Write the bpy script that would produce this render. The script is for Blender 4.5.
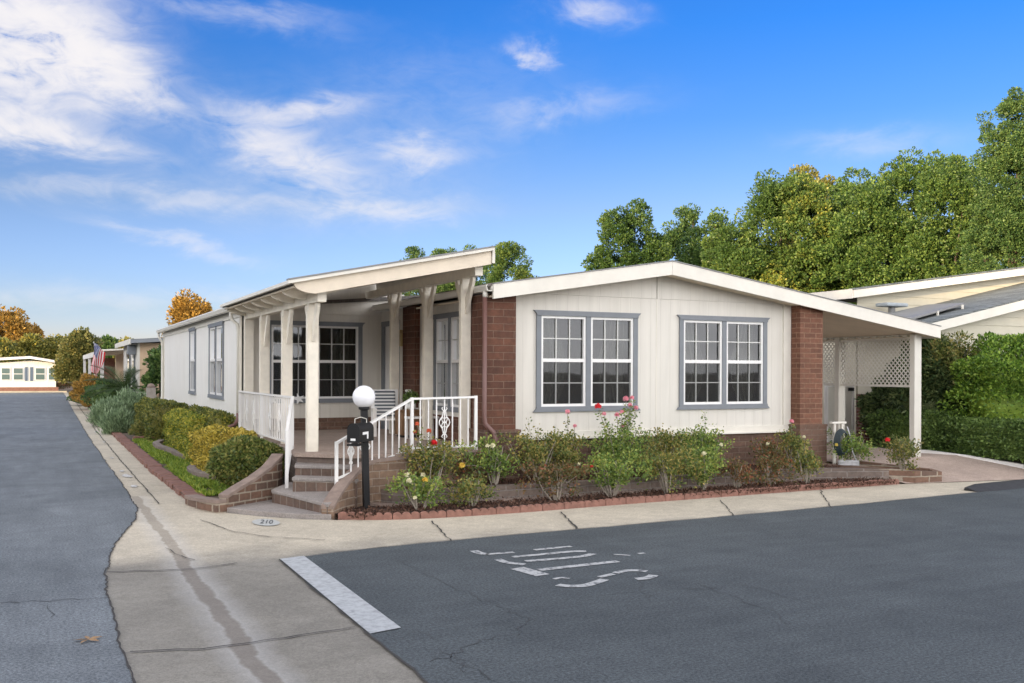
import bpy, bmesh, math, random
import numpy as np
from mathutils import Vector, Matrix
R = math.radians
random.seed(7)
for o in list(bpy.data.objects): bpy.data.objects.remove(o, do_unlink=True)
scene = bpy.context.scene
C = scene.collection

# ------------------------------------------------------------------ camera
EYE = 1.95; FPX = 970.0; HOR = 370.7; YAW = R(25.8); ROLL = 0.0037
cd = bpy.data.cameras.new('camera'); cam = bpy.data.objects.new('camera', cd); C.objects.link(cam)
cam.location = (0, 0, EYE)
cam.rotation_euler = (Matrix.Rotation(-YAW, 4, 'Z') @ Matrix.Rotation(R(90), 4, 'X') @ Matrix.Rotation(ROLL, 4, 'Z')).to_euler()
cd.sensor_width = 36; cd.lens = 36 * FPX / 1024
cd.shift_y = (HOR - 341.5) / 1024
cd.clip_start = 0.1; cd.clip_end = 3000
scene.camera = cam

# ------------------------------------------------------------------ world and sun
SUN_AZ = R(-112)      # measured from +y towards +x: the sun stands low on the left, a little behind the camera
SUN_EL = R(4.5)
SKYK = .63; FILLCLOUD = (12.3, 12.1, 12.2)
world = bpy.data.worlds.new("World"); scene.world = world; world.use_nodes = True
wt = world.node_tree; wt.nodes.clear()
def wn(t, **k):
    n = wt.nodes.new(t)
    for a, b in k.items(): setattr(n, a, b)
    return n
def wmath(op, a, b=None, c=None, clamp=False):
    n = wn('ShaderNodeMath', operation=op); n.use_clamp = clamp
    for i, q in enumerate((a, b, c)):
        if q is None: continue
        if isinstance(q, (int, float)): n.inputs[i].default_value = q
        else: wt.links.new(q, n.inputs[i])
    return n.outputs[0]
sky = wn('ShaderNodeTexSky', sky_type='NISHITA'); sky.sun_disc = False
sky.sun_elevation = SUN_EL; sky.sun_rotation = SUN_AZ; sky.air_density = 1.0; sky.dust_density = 0.6; sky.ozone_density = 2.2
tc = wn('ShaderNodeTexCoord'); sx = wn('ShaderNodeSeparateXYZ'); wt.links.new(tc.outputs['Generated'], sx.inputs[0])
el = wmath('ARCSINE', sx.outputs['Z']); az = wmath('ARCTAN2', sx.outputs['X'], sx.outputs['Y'])
# the sky colour, a little more saturated, cooler overhead
hs = wn('ShaderNodeHueSaturation'); hs.inputs['Saturation'].default_value = 1.0; wt.links.new(sky.outputs[0], hs.inputs['Color'])
# clouds: wisps laid out by azimuth and elevation, torn by noise
comb = wn('ShaderNodeCombineXYZ'); wt.links.new(az, comb.inputs[0]); wt.links.new(wmath('MULTIPLY', el, 2.2), comb.inputs[1])
n1 = wn('ShaderNodeTexNoise'); n1.inputs['Scale'].default_value = 9; n1.inputs['Detail'].default_value = 9; n1.inputs['Roughness'].default_value = .62; n1.inputs['Distortion'].default_value = .6
wt.links.new(comb.outputs[0], n1.inputs['Vector'])
n2 = wn('ShaderNodeTexNoise'); n2.inputs['Scale'].default_value = 22; n2.inputs['Detail'].default_value = 8; n2.inputs['Roughness'].default_value = .6; n2.inputs['Distortion'].default_value = 1.2
wt.links.new(comb.outputs[0], n2.inputs['Vector'])
sn1 = wn('ShaderNodeSeparateXYZ'); wt.links.new(n1.outputs['Color'], sn1.inputs[0])
azd = wmath('ADD', az, wmath('MULTIPLY', wmath('SUBTRACT', sn1.outputs[0], .5), .10))
eld = wmath('ADD', el, wmath('MULTIPLY', wmath('SUBTRACT', sn1.outputs[1], .5), .06))
def cloud_at(u, v, wu, wv, dens, tilt=0):
    a0 = YAW + math.atan((u - 512) / FPX); e0 = math.atan((HOR - v) / FPX * math.cos(a0 - YAW))
    da = wmath('SUBTRACT', azd, a0); de = wmath('SUBTRACT', eld, e0)
    de = wmath('ADD', de, wmath('MULTIPLY', da, tilt))
    a = wmath('POWER', wmath('ABSOLUTE', wmath('MULTIPLY', da, FPX / wu)), 2.0); b = wmath('POWER', wmath('ABSOLUTE', wmath('MULTIPLY', de, FPX / wv)), 2.0)
    g = wmath('EXPONENT', wmath('MULTIPLY', wmath('ADD', a, b), -1.0))
    return wmath('MULTIPLY', g, dens)
blobs = [(15, 40, 72, 46, 3.8, .1), (92, 66, 42, 20, 2.2, .25), (150, 98, 26, 9, .8, .3), (20, 131, 72, 14, 2.2, .15), (150, 195, 150, 8, .4, .0), (285, 150, 58, 22, 1.15, .35), (300, 108, 50, 11, .95, -.1),
         (425, 152, 40, 11, .85, 0), (375, 208, 70, 11, .75, 0), (560, 112, 75, 12, .30, -.1), (590, 16, 38, 11, .75, 0), (529, 57, 16, 8, 1.0, .3), (180, 240, 60, 7, .5, .2),
         (240, 15, 80, 10, .35, 0), (875, 140, 60, 12, .25, 0), (160, 300, 260, 12, .3, 0), (440, 90, 120, 40, .10, 0), (330, 170, 120, 50, .22, 0)]
tot = None
for b in blobs:
    c_ = cloud_at(*b); tot = c_ if tot is None else wmath('ADD', tot, c_)
# elsewhere on the dome, behind and above the camera, unseen bright cloud added as fill light
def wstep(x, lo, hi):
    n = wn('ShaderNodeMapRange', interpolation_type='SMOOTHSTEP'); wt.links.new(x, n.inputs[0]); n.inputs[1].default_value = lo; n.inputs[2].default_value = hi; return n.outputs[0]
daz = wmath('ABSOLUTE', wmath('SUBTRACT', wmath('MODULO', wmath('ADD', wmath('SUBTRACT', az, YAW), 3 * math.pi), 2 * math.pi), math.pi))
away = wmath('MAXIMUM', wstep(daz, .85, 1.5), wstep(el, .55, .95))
tex = wmath('ADD', wmath('MULTIPLY', n1.outputs['Fac'], 1.1), wmath('MULTIPLY', n2.outputs['Fac'], .9))
cl = wmath('MULTIPLY', tot, wmath('MULTIPLY', wmath('SUBTRACT', tex, .64, None, True), 1.75))
cl = wmath('SUBTRACT', 1.0, wmath('EXPONENT', wmath('MULTIPLY', cl, -1.5)), None, True)
gr_ = wn('ShaderNodeValToRGB'); wt.links.new(wmath('MULTIPLY', el, 2.0), gr_.inputs[0]); e_ = gr_.color_ramp.elements
SKY = [(.0, (3.0, 2.6, 4.6)), (.12, (1.95, 1.68, 2.3)), (.33, (1.65, 1.28, 1.38)), (.50, (.85, 1.05, 1.35)), (.68, (.42, .95, 1.45)), (1.0, (.25, .80, 1.4))]
while len(e_) < len(SKY): e_.new(.5)
for i_, (p_, c_) in enumerate(SKY): e_[i_].position = p_; e_[i_].color = (*[q * SKYK for q in c_], 1)
gn = wn('ShaderNodeVectorMath', operation='MULTIPLY'); wt.links.new(hs.outputs[0], gn.inputs[0]); wt.links.new(gr_.outputs[0], gn.inputs[1])
g0 = wn('ShaderNodeVectorMath', operation='MULTIPLY'); wt.links.new(gn.outputs[0], g0.inputs[0]); g0.inputs[1].default_value = (.80, 1.06, 1.52)
mx = wn('ShaderNodeMix', data_type='RGBA'); wt.links.new(cl, mx.inputs['Factor']); wt.links.new(g0.outputs[0], mx.inputs['A'])
mx.inputs['B'].default_value = (3.15, 3.05, 3.1, 1)
m2 = wn('ShaderNodeMix', data_type='RGBA')
wt.links.new(wmath('MULTIPLY', away, wmath('ADD', wmath('MULTIPLY', n1.outputs['Fac'], .9), .35, None, True)), m2.inputs['Factor']); wt.links.new(mx.outputs['Result'], m2.inputs['A']); dim = wn('ShaderNodeVectorMath', operation='SCALE'); dim.inputs[0].default_value = FILLCLOUD; wt.links.new(wmath('SUBTRACT', 1.25, wmath('MULTIPLY', wstep(el, .12, .85), .88)), dim.inputs['Scale']); wt.links.new(dim.outputs[0], m2.inputs['B'])
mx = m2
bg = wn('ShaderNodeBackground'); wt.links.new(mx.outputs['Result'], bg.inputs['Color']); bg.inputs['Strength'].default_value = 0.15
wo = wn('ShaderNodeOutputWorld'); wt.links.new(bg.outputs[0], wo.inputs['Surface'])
sd = bpy.data.lights.new('sun', 'SUN'); sd.energy = 4.2; sd.angle = R(1.2); sd.color = (1, .74, .42)
so = bpy.data.objects.new('sun', sd); C.objects.link(so)
sdir = Vector((math.sin(SUN_AZ) * math.cos(SUN_EL), math.cos(SUN_AZ) * math.cos(SUN_EL), math.sin(SUN_EL)))
so.rotation_euler = sdir.to_track_quat('Z', 'Y').to_euler(); so.location = (-30, -10, 30)
scene.view_settings.view_transform = 'Standard'; scene.view_settings.look = 'None'
scene.view_settings.exposure = 1.0; scene.view_settings.gamma = 1; scene.view_settings.use_curve_mapping = False
scene.render.engine = 'CYCLES'

# ------------------------------------------------------------------ survey helpers: sight lines from the surveyed camera onto known planes
cs, sn = math.cos(YAW), math.sin(YAW)
def ray(u, v):
    a = (u - 512) / FPX; b = (HOR - v) / FPX
    a, b = a - ROLL * b, b + ROLL * a
    return (cs * a + sn, -sn * a + cs, b)
def GZ(u, v, z=0):
    d = ray(u, v); t = (z - EYE) / d[2]; return Vector((d[0] * t, d[1] * t, z))
def GY(u, v, y):
    d = ray(u, v); t = y / d[1]; return Vector((d[0] * t, y, EYE + d[2] * t))
def GX(u, v, x):
    d = ray(u, v); t = x / d[0]; return Vector((x, d[1] * t, EYE + d[2] * t))

# ------------------------------------------------------------------ mesh helpers
def rootloc(p):
    v = Vector((0, 0, 0))
    while p is not None: v += p.location; p = p.parent
    return v
class MB:
    def __init__(s): s.v = []; s.f = []
    def add(s, vs, fs):
        n = len(s.v); s.v += [tuple(q) for q in vs]; s.f += [tuple(i + n for i in f) for f in fs]; return s
    def box(s, x0, y0, z0, x1, y1, z1):
        return s.add([(x0, y0, z0), (x1, y0, z0), (x1, y1, z0), (x0, y1, z0), (x0, y0, z1), (x1, y0, z1), (x1, y1, z1), (x0, y1, z1)],
              [(0, 3, 2, 1), (4, 5, 6, 7), (0, 1, 5, 4), (1, 2, 6, 5), (2, 3, 7, 6), (3, 0, 4, 7)])
    def bar(s, p, q, w, h, up=(0, 0, 1)):
        p = Vector(p); q = Vector(q); d = (q - p).normalized(); u = Vector(up)
        sd_ = d.cross(u)
        if sd_.length < 1e-4: sd_ = d.cross(Vector((1, 0, 0)))
        sd_.normalize(); u = sd_.cross(d)
        a = sd_ * w / 2; b = u * h / 2
        return s.add([p - a - b, p + a - b, p + a + b, p - a + b, q - a - b, q + a - b, q + a + b, q - a + b],
              [(0, 3, 2, 1), (4, 5, 6, 7), (0, 1, 5, 4), (1, 2, 6, 5), (2, 3, 7, 6), (3, 0, 4, 7)])
    def tube(s, pts, r, n=8, cap=True):
        pts = [Vector(p) for p in pts]; rs = r if isinstance(r, (list, tuple)) else [r] * len(pts)
        rings = []; prev = None
        for i, p in enumerate(pts):
            d = (pts[min(i + 1, len(pts) - 1)] - pts[max(i - 1, 0)]).normalized()
            ref = prev if prev is not None else (Vector((1, 0, 0)) if abs(d.x) < .9 else Vector((0, 1, 0)))
            a = (ref - d * ref.dot(d)).normalized(); b = d.cross(a); prev = a
            rings.append([p + (a * math.cos(2 * math.pi * k / n) + b * math.sin(2 * math.pi * k / n)) * rs[i] for k in range(n)])
        vs = [q for rg in rings for q in rg]; fs = []
        for i in range(len(pts) - 1):
            for k in range(n):
                fs.append((i * n + k, i * n + (k + 1) % n, (i + 1) * n + (k + 1) % n, (i + 1) * n + k))
        if cap: fs.append(tuple(range(n - 1, -1, -1))); fs.append(tuple((len(pts) - 1) * n + k for k in range(n)))
        return s.add(vs, fs)
    def prism(s, poly, f0, f1):
        # poly of 2-D points; f0/f1 map (a, b) to the two end faces
        n = len(poly)
        vs = [f0(a, b) for a, b in poly] + [f1(a, b) for a, b in poly]
        fs = [tuple(range(n - 1, -1, -1)), tuple(range(n, 2 * n))] + [(i, (i + 1) % n, n + (i + 1) % n, n + i) for i in range(n)]
        return s.add(vs, fs)
    def prism_y(s, poly, y0, y1): return s.prism(poly, lambda a, b: (a, y0, b), lambda a, b: (a, y1, b))
    def prism_x(s, poly, x0, x1): return s.prism(poly, lambda a, b: (x0, a, b), lambda a, b: (x1, a, b))
    def prism_z(s, poly, z0, z1): return s.prism(poly, lambda a, b: (a, b, z0), lambda a, b: (a, b, z1))
    def lathe(s, prof, cx=0, cy=0, n=24, cz=0):
        vs = []; fs = []
        for r_, z_ in prof:
            for k in range(n): vs.append((cx + r_ * math.cos(2 * math.pi * k / n), cy + r_ * math.sin(2 * math.pi * k / n), cz + z_))
        for i in range(len(prof) - 1):
            for k in range(n): fs.append((i * n + k, i * n + (k + 1) % n, (i + 1) * n + (k + 1) % n, (i + 1) * n + k))
        fs.append(tuple(range(n - 1, -1, -1))); fs.append(tuple((len(prof) - 1) * n + k for k in range(n)))
        return s.add(vs, fs)
    def wall(s, T, a0, a1, b0, b1, holes, th):
        A = sorted({a0, a1, *[h[0] for h in holes], *[h[1] for h in holes]}); B = sorted({b0, b1, *[h[2] for h in holes], *[h[3] for h in holes]})
        def solid(i, j):
            if i < 0 or j < 0 or i >= len(A) - 1 or j >= len(B) - 1: return False
            ca, cb = (A[i] + A[i + 1]) / 2, (B[j] + B[j + 1]) / 2
            return not any(h[0] < ca < h[1] and h[2] < cb < h[3] for h in holes)
        for i in range(len(A) - 1):
            for j in range(len(B) - 1):
                if not solid(i, j): continue
                p, q, r, t = A[i], A[i + 1], B[j], B[j + 1]
                s.add([T(p, r, 0), T(q, r, 0), T(q, t, 0), T(p, t, 0)], [(0, 1, 2, 3)])
                s.add([T(p, r, -th), T(q, r, -th), T(q, t, -th), T(p, t, -th)], [(3, 2, 1, 0)])
                if not solid(i - 1, j): s.add([T(p, r, 0), T(p, t, 0), T(p, t, -th), T(p, r, -th)], [(0, 1, 2, 3)])
                if not solid(i + 1, j): s.add([T(q, r, 0), T(q, r, -th), T(q, t, -th), T(q, t, 0)], [(0, 1, 2, 3)])
                if not solid(i, j - 1): s.add([T(p, r, 0), T(p, r, -th), T(q, r, -th), T(q, r, 0)], [(0, 1, 2, 3)])
                if not solid(i, j + 1): s.add([T(p, t, 0), T(q, t, 0), T(q, t, -th), T(p, t, -th)], [(0, 1, 2, 3)])
        return s
    def build(s, name, m, parent=None, smooth=False, bevel=0, recalc=True, merge=True):
        me = bpy.data.meshes.new(name)
        off_ = rootloc(parent)
        me.from_pydata([(a - off_.x, b - off_.y, c - off_.z) for a, b, c in s.v], [], s.f)
        if recalc or merge:
            bm = bmesh.new(); bm.from_mesh(me)
            if merge: bmesh.ops.remove_doubles(bm, verts=bm.verts, dist=1e-5)
            if recalc: bmesh.ops.recalc_face_normals(bm, faces=bm.faces)
            bm.to_mesh(me); bm.free()
        me.materials.append(m)
        if smooth: me.shade_smooth()
        o = bpy.data.objects.new(name, me); C.objects.link(o)
        if parent is not None: o.parent = parent
        if bevel:
            bv = o.modifiers.new('bevel', 'BEVEL'); bv.width = bevel; bv.segments = 2; bv.limit_method = 'ANGLE'
        return o
def thing(name, label, cat, loc=(0, 0, 0), group=None):
    o = bpy.data.objects.new(name, None); C.objects.link(o); o.location = loc; o.empty_display_size = .1
    return tag(o, label, cat, group)
def tag(o, label, cat, group=None):
    o['label'] = label; o['category'] = cat
    if group: o['group'] = group
    return o
def struct(o): o['kind'] = 'structure'; return o
def dup(root, loc, rotz=0, label=None, group=None, scale=1):
    r = root.copy(); C.objects.link(r); r.location = loc; r.rotation_euler = (0, 0, rotz); r.scale = (scale,) * 3
    if label: r['label'] = label
    if group: r['group'] = group
    for ch in list(root.children):
        c = ch.copy(); C.objects.link(c); c.parent = r
        for g in ch.children:
            d = g.copy(); C.objects.link(d); d.parent = c
    return r

# ------------------------------------------------------------------ materials
class NT:
    def __init__(s, name):
        s.m = bpy.data.materials.new(name); s.m.use_nodes = True; s.t = s.m.node_tree
        s.b = s.t.nodes['Principled BSDF']; s.geo = None
    def n(s, t, **k):
        q = s.t.nodes.new(t)
        for a, b in k.items(): setattr(q, a, b)
        return q
    def l(s, a, b): s.t.links.new(a, b)
    def pos(s):
        if s.geo is None: s.geo = s.n('ShaderNodeNewGeometry')
        return s.geo.outputs['Position']
    def math(s, op, a, b=None, c=None, clamp=False):
        n = s.n('ShaderNodeMath', operation=op); n.use_clamp = clamp
        for i, q in enumerate((a, b, c)):
            if q is None: continue
            if isinstance(q, (int, float)): n.inputs[i].default_value = q
            else: s.l(q, n.inputs[i])
        return n.outputs[0]
    def noise(s, scale, detail=4, rough=.55, vec=None, dist=0, out='Fac'):
        n = s.n('ShaderNodeTexNoise'); n.inputs['Scale'].default_value = scale; n.inputs['Detail'].default_value = detail
        n.inputs['Roughness'].default_value = rough; n.inputs['Distortion'].default_value = dist
        s.l(vec if vec is not None else s.pos(), n.inputs['Vector']); return n.outputs[out]
    def ramp(s, fac, stops):
        n = s.n('ShaderNodeValToRGB'); s.l(fac, n.inputs[0]); e = n.color_ramp.elements
        while len(e) < len(stops): e.new(.5)
        for i, (p, c) in enumerate(stops): e[i].position = p; e[i].color = (*c, 1) if len(c) == 3 else c
        return n.outputs[0]
    def mix(s, f, a, b, mode='MIX'):
        n = s.n('ShaderNodeMix', data_type='RGBA', blend_type=mode)
        for k, q in (('Factor', f), ('A', a), ('B', b)):
            if isinstance(q, (int, float)): n.inputs[k].default_value = q
            elif isinstance(q, tuple): n.inputs[k].default_value = (*q, 1)
            else: s.l(q, n.inputs[k])
        return n.outputs['Result']
    def bump(s, h, dist=.01, strength=1):
        n = s.n('ShaderNodeBump'); n.inputs['Distance'].default_value = dist; n.inputs['Strength'].default_value = strength
        s.l(h, n.inputs['Height'])
        if s.b.inputs['Normal'].is_linked: s.l(s.b.inputs['Normal'].links[0].from_socket, n.inputs['Normal'])
        s.l(n.outputs[0], s.b.inputs['Normal'])
    def col(s, c):
        if isinstance(c, tuple): s.b.inputs['Base Color'].default_value = (*c, 1)
        else: s.l(c, s.b.inputs['Base Color'])
    def rough(s, r): s.b.inputs['Roughness'].default_value = r
def sc(c, k): return tuple(q * k for q in c)
def plain(name, c, rough=.6, var=.12, scale=6, bump=.002, metal=0, spec=.5):
    t = NT(name)
    f = t.noise(scale, 5, .6)
    t.col(t.ramp(f, [(.3, sc(c, 1 - var)), (.7, sc(c, 1 + var * .5))]))
    t.rough(rough); t.b.inputs['Metallic'].default_value = metal; t.b.inputs['Specular IOR Level'].default_value = spec
    if bump: t.bump(t.noise(60, 3), bump, .5)
    return t.m
def siding(name, c, pitch=.203, groove=.012):
    t = NT(name); sp = t.n('ShaderNodeSeparateXYZ'); t.l(t.pos(), sp.inputs[0])
    u = t.math('ADD', sp.outputs[0], sp.outputs[1])
    fr = t.math('FRACT', t.math('DIVIDE', u, pitch))
    g = t.math('COMPARE', fr, .5, groove / pitch / 2)
    st = t.n('ShaderNodeCombineXYZ'); t.l(t.math('MULTIPLY', u, 6), st.inputs[0]); t.l(t.math('MULTIPLY', sp.outputs[2], .5), st.inputs[2])
    f = t.noise(1.5, 5, .6, st.outputs[0])
    f2 = t.noise(.8, 4)
    c1 = t.ramp(f, [(.3, sc(c, .93)), (.7, sc(c, 1.03))])
    # rain streaks and dust low on the boards
    c2 = t.mix(t.math('MULTIPLY', t.ramp(f2, [(.5, (0, 0, 0)), (.75, (1, 1, 1))]), .2), c1, sc((c[0], c[1] * .95, c[2] * .85), .75))
    t.col(t.mix(t.math('MULTIPLY', g, .12), c2, sc(c, .55)))  # grooves tinted darker, shade of the recess put into the colour
    t.bump(t.math('SUBTRACT', 1.0, g), .006, 1); t.bump(t.noise(18, 6, .7, st.outputs[0]), .003, .5)
    t.rough(.62); return t.m
def brickmat(name, c1, c2, mortar, bw=.3, rh=.1, ms=.009, diag=False, sqz=0, moss=None):
    t = NT(name); sp = t.n('ShaderNodeSeparateXYZ'); t.l(t.pos(), sp.inputs[0])
    nz = t.noise(9, 3, .5, None, 0, 'Color'); ns = t.n('ShaderNodeSeparateXYZ'); t.l(nz, ns.inputs[0])
    u = t.math('SUBTRACT' if diag else 'ADD', sp.outputs[0], sp.outputs[1])
    u = t.math('ADD', u, t.math('MULTIPLY', ns.outputs[0], .022)); w = t.math('ADD', sp.outputs[2], t.math('MULTIPLY', ns.outputs[1], .014))
    cb = t.n('ShaderNodeCombineXYZ'); t.l(u, cb.inputs[0]); t.l(w, cb.inputs[1])
    b = t.n('ShaderNodeTexBrick'); t.l(cb.outputs[0], b.inputs['Vector'])
    b.inputs['Color1'].default_value = (*c1, 1); b.inputs['Color2'].default_value = (*c2, 1); b.inputs['Mortar'].default_value = (*mortar, 1)
    b.inputs['Scale'].default_value = 1; b.inputs['Mortar Size'].default_value = ms; b.inputs['Mortar Smooth'].default_value = .25
    b.inputs['Brick Width'].default_value = bw; b.inputs['Row Height'].default_value = rh; b.inputs['Bias'].default_value = 0
    f = t.noise(14, 5, .65); f2 = t.noise(2.2, 4, .6)
    c = t.mix(.75, b.outputs['Color'], t.ramp(f, [(.25, (.55, .55, .55)), (.75, (1.2, 1.2, 1.2))]), 'MULTIPLY')
    c = t.mix(.5, c, t.ramp(f2, [(.3, (.7, .68, .66)), (.7, (1.15, 1.12, 1.1))]), 'MULTIPLY')
    t.col(c); t.bump(t.math('SUBTRACT', 1.0, b.outputs['Fac']), .008, 1); t.bump(f, .004, .7); t.rough(.85); return t.m
def leafmat(name, stops, trans=.25, rough=.45, ps=1.6, pw=.45):
    t = NT(name); g = t.n('ShaderNodeNewGeometry')
    f = t.math('ADD', t.math('MULTIPLY', g.outputs['Random Per Island'], 1 - pw), t.math('MULTIPLY', t.noise(ps, 3), pw))
    c = t.ramp(f, stops); t.col(c); t.rough(rough); t.b.inputs['Specular IOR Level'].default_value = .3
    tr = t.n('ShaderNodeBsdfTranslucent'); t.l(c, tr.inputs[0])
    ms = t.n('ShaderNodeMixShader'); ms.inputs[0].default_value = trans
    t.l(t.b.outputs[0], ms.inputs[1]); t.l(tr.outputs[0], ms.inputs[2]); t.l(ms.outputs[0], t.t.nodes['Material Output'].inputs['Surface'])
    return t.m

def asphalt(name, c, lighter, streakdir=0):
    t = NT(name); p = t.pos()
    fine = t.noise(130, 2, .7); mid = t.noise(26, 4, .7); big = t.noise(.55, 5, .62, None, .8); patch = t.noise(2.6, 5, .65, None, .4)
    sp = t.n('ShaderNodeSeparateXYZ'); t.l(p, sp.inputs[0]); st = t.n('ShaderNodeCombineXYZ')
    t.l(t.math('MULTIPLY', sp.outputs[0], .35 if streakdir == 0 else 3), st.inputs[0]); t.l(t.math('MULTIPLY', sp.outputs[1], 3 if streakdir == 0 else .35), st.inputs[1])
    streak = t.noise(1.1, 6, .7, st.outputs[0])
    c0 = t.ramp(big, [(.32, sc(c, .9)), (.68, sc(lighter, .95))])
    c0 = t.mix(.7, c0, t.ramp(patch, [(.3, (.82, .82, .84)), (.7, (1.12, 1.12, 1.12))]), 'MULTIPLY')
    c0 = t.mix(.55, c0, t.ramp(streak, [(.35, (.82, .82, .84)), (.68, (1.2, 1.2, 1.2))]), 'MULTIPLY')
    c0 = t.mix(.6, c0, t.ramp(fine, [(.3, (.6, .6, .6)), (.72, (1.45, 1.45, 1.45))]), 'MULTIPLY')
    c0 = t.mix(.35, c0, t.ramp(mid, [(.3, (.75, .75, .75)), (.7, (1.2, 1.2, 1.2))]), 'MULTIPLY')
    c0 = t.mix(.85, c0, t.ramp(t.noise(42, 2, .9), [(.36, (.50, .50, .50)), (.64, (1.5, 1.5, 1.5))]), 'MULTIPLY')
    t.col(c0); t.bump(fine, .006, .8); t.bump(mid, .004, .4); t.rough(.88); t.b.inputs['Specular IOR Level'].default_value = .35
    return t.m
def concrete(name, c, swale=False):
    t = NT(name); p = t.pos()
    fine = t.noise(110, 3, .7); mid = t.noise(7, 6, .7, None, .5); big = t.noise(.9, 5, .6, None, .6)
    c0 = t.ramp(big, [(.3, sc(c, .82)), (.7, sc((c[0], c[1] * 1.0, c[2] * 1.0), 1.12))])
    c0 = t.mix(.65, c0, t.ramp(mid, [(.3, (.8, .79, .77)), (.7, (1.13, 1.13, 1.14))]), 'MULTIPLY')
    c0 = t.mix(.6, c0, t.ramp(fine, [(.3, (.68, .67, .65)), (.72, (1.3, 1.3, 1.3))]), 'MULTIPLY')
    c0 = t.mix(.6, c0, t.ramp(t.noise(45, 2, .8), [(.34, (.72, .72, .71)), (.66, (1.28, 1.28, 1.28))]), 'MULTIPLY')
    if swale:
        sq = t.n('ShaderNodeSeparateXYZ'); t.l(p, sq.inputs[0]); mr = t.n('ShaderNodeMapRange', interpolation_type='SMOOTHSTEP')
        t.l(t.math('ADD', sq.outputs[1], t.math('MULTIPLY', t.noise(1.2, 4), 1.5)), mr.inputs[0]); mr.inputs[1].default_value = 10.6; mr.inputs[2].default_value = 11.9
        c0 = t.mix(mr.outputs[0], c0, t.mix(1.0, c0, (2.25, 2.15, 1.98), 'MULTIPLY'))
        sp = t.n('ShaderNodeSeparateXYZ'); t.l(p, sp.inputs[0])
        d = t.math('SUBTRACT', sp.outputs[0], 1.28)
        d = t.math('ADD', d, t.math('MULTIPLY', t.math('SUBTRACT', t.noise(1.3, 3), .5), .22)); d = t.math('ADD', d, t.math('MULTIPLY', t.math('SUBTRACT', t.noise(9, 4), .5), .07))
        ad = t.math('ABSOLUTE', d)
        near = t.math('LESS_THAN', sp.outputs[1], 16.0)
        pale = t.math('MULTIPLY', t.ramp(ad, [(.05, (0, 0, 0)), (.085, (1, 1, 1)), (.11, (.75, .75, .75)), (.26, (0, 0, 0))]), near)
        wet = t.math('MULTIPLY', t.ramp(ad, [(.055, (1, 1, 1)), (.075, (0, 0, 0))]), near)
        c0 = t.mix(t.math('MULTIPLY', pale, .32), c0, (.52, .52, .52)); c0 = t.mix(t.math('MULTIPLY', wet, .45), c0, sc((.20, .17, .15), .85))
    t.col(c0); t.bump(fine, .004, .7); t.bump(mid, .003, .5); t.rough(.86); return t.m

M = {}
M['cream'] = siding('cream siding', (.69, .655, .58))
M['sidewhite'] = siding('white siding', (.80, .775, .715))
M['trim'] = plain('white painted trim', (.74, .70, .61), .5, .08, 3)
M['trimw'] = plain('bright white enamel', (.80, .785, .75), .35, .05, 3, .0005)
M['porchpaint'] = plain('porch timber paint', (.80, .74, .62), .6, .12, 5)
M['porchshade'] = plain('shaded rake paint', (.74, .64, .50), .6, .1, 4)  # porch paint toned down, the rake board's shade put into the colour
M['floor'] = concrete('brown porch slab', (.36, .28, .23))
M['ceiling'] = plain('soffit paint', (.70, .60, .46), .7, .08, 3)
M['grey'] = plain('grey window trim', (.19, .205, .222), .55, .08, 6)
M['muntin'] = plain('window muntin', (.62, .62, .58), .4, .04, 6, 0)
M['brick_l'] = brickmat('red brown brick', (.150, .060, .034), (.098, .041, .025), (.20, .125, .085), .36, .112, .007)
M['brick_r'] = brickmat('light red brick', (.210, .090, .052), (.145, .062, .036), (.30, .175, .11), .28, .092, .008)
M['brick_n'] = brickmat('mixed red brick', (.21, .06, .035), (.08, .025, .02), (.30, .22, .18), .2, .08, .01)
M['skirt'] = brickmat('brown skirting brick', (.19, .11, .075), (.125, .072, .05), (.22, .155, .115), .30, .10, .008)
M['block'] = brickmat('tan slump block', (.29, .19, .125), (.19, .125, .085), (.33, .26, .20), .30, .105, .009)
M['blockred'] = brickmat('rust slump block', (.22, .125, .082), (.135, .088, .066), (.36, .30, .23), .32, .115, .014)
M['blockgrey'] = brickmat('grey slump block', (.24, .185, .15), (.17, .13, .108), (.28, .24, .21), .40, .10, .009)
M['riser'] = brickmat('step riser brick', (.18, .12, .09), (.12, .08, .06), (.28, .24, .20), .22, .2, .009, True)
M['tread'] = concrete('step concrete', (.30, .27, .25))
M['capstone'] = plain('wall cap', (.26, .195, .16), .85, .25, 9, .006)
M['roof'] = brickmat('asphalt shingle', (.12, .11, .10), (.17, .155, .14), (.08, .075, .07), .3, .14, .006)
M['shingle'] = brickmat('grey shingle', (.25, .27, .265), (.16, .18, .178), (.08, .09, .09), .25, .05, .006)
M['asphaltL'] = asphalt('worn pale asphalt', (.140, .158, .170), (.190, .211, .226), 1)
M['asphaltR'] = asphalt('dark sealed asphalt', (.068, .080, .086), (.086, .100, .106), 0)
M['conc'] = concrete('gutter concrete', (.232, .218, .188), True)
M['drive'] = concrete('pink driveway concrete', (.44, .345, .29))
M['soil'] = plain('bare soil', (.12, .09, .065), .95, .4, 3, .02)
M['mulch'] = plain('dark red mulch', (.055, .03, .022), .95, .6, 28, .05)
M['edge'] = plain('terracotta edging', (.27, .135, .10), .85, .3, 11, .006)
M['edgestrip'] = plain('red brick edging', (.23, .115, .085), .85, .35, 11, .006)
M['black'] = plain('black enamel', (.012, .012, .013), .5, .2, 8, .0008, 0, .3)
M['rubber'] = plain('black rubber', (.03, .03, .032), .7, .3, 12, .004)
M['downs'] = plain('red brown gutter paint', (.17, .085, .07), .45, .1, 6)
M['crack'] = plain('dark crack filler', (.05, .046, .042), .9, .3, 20)
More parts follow.
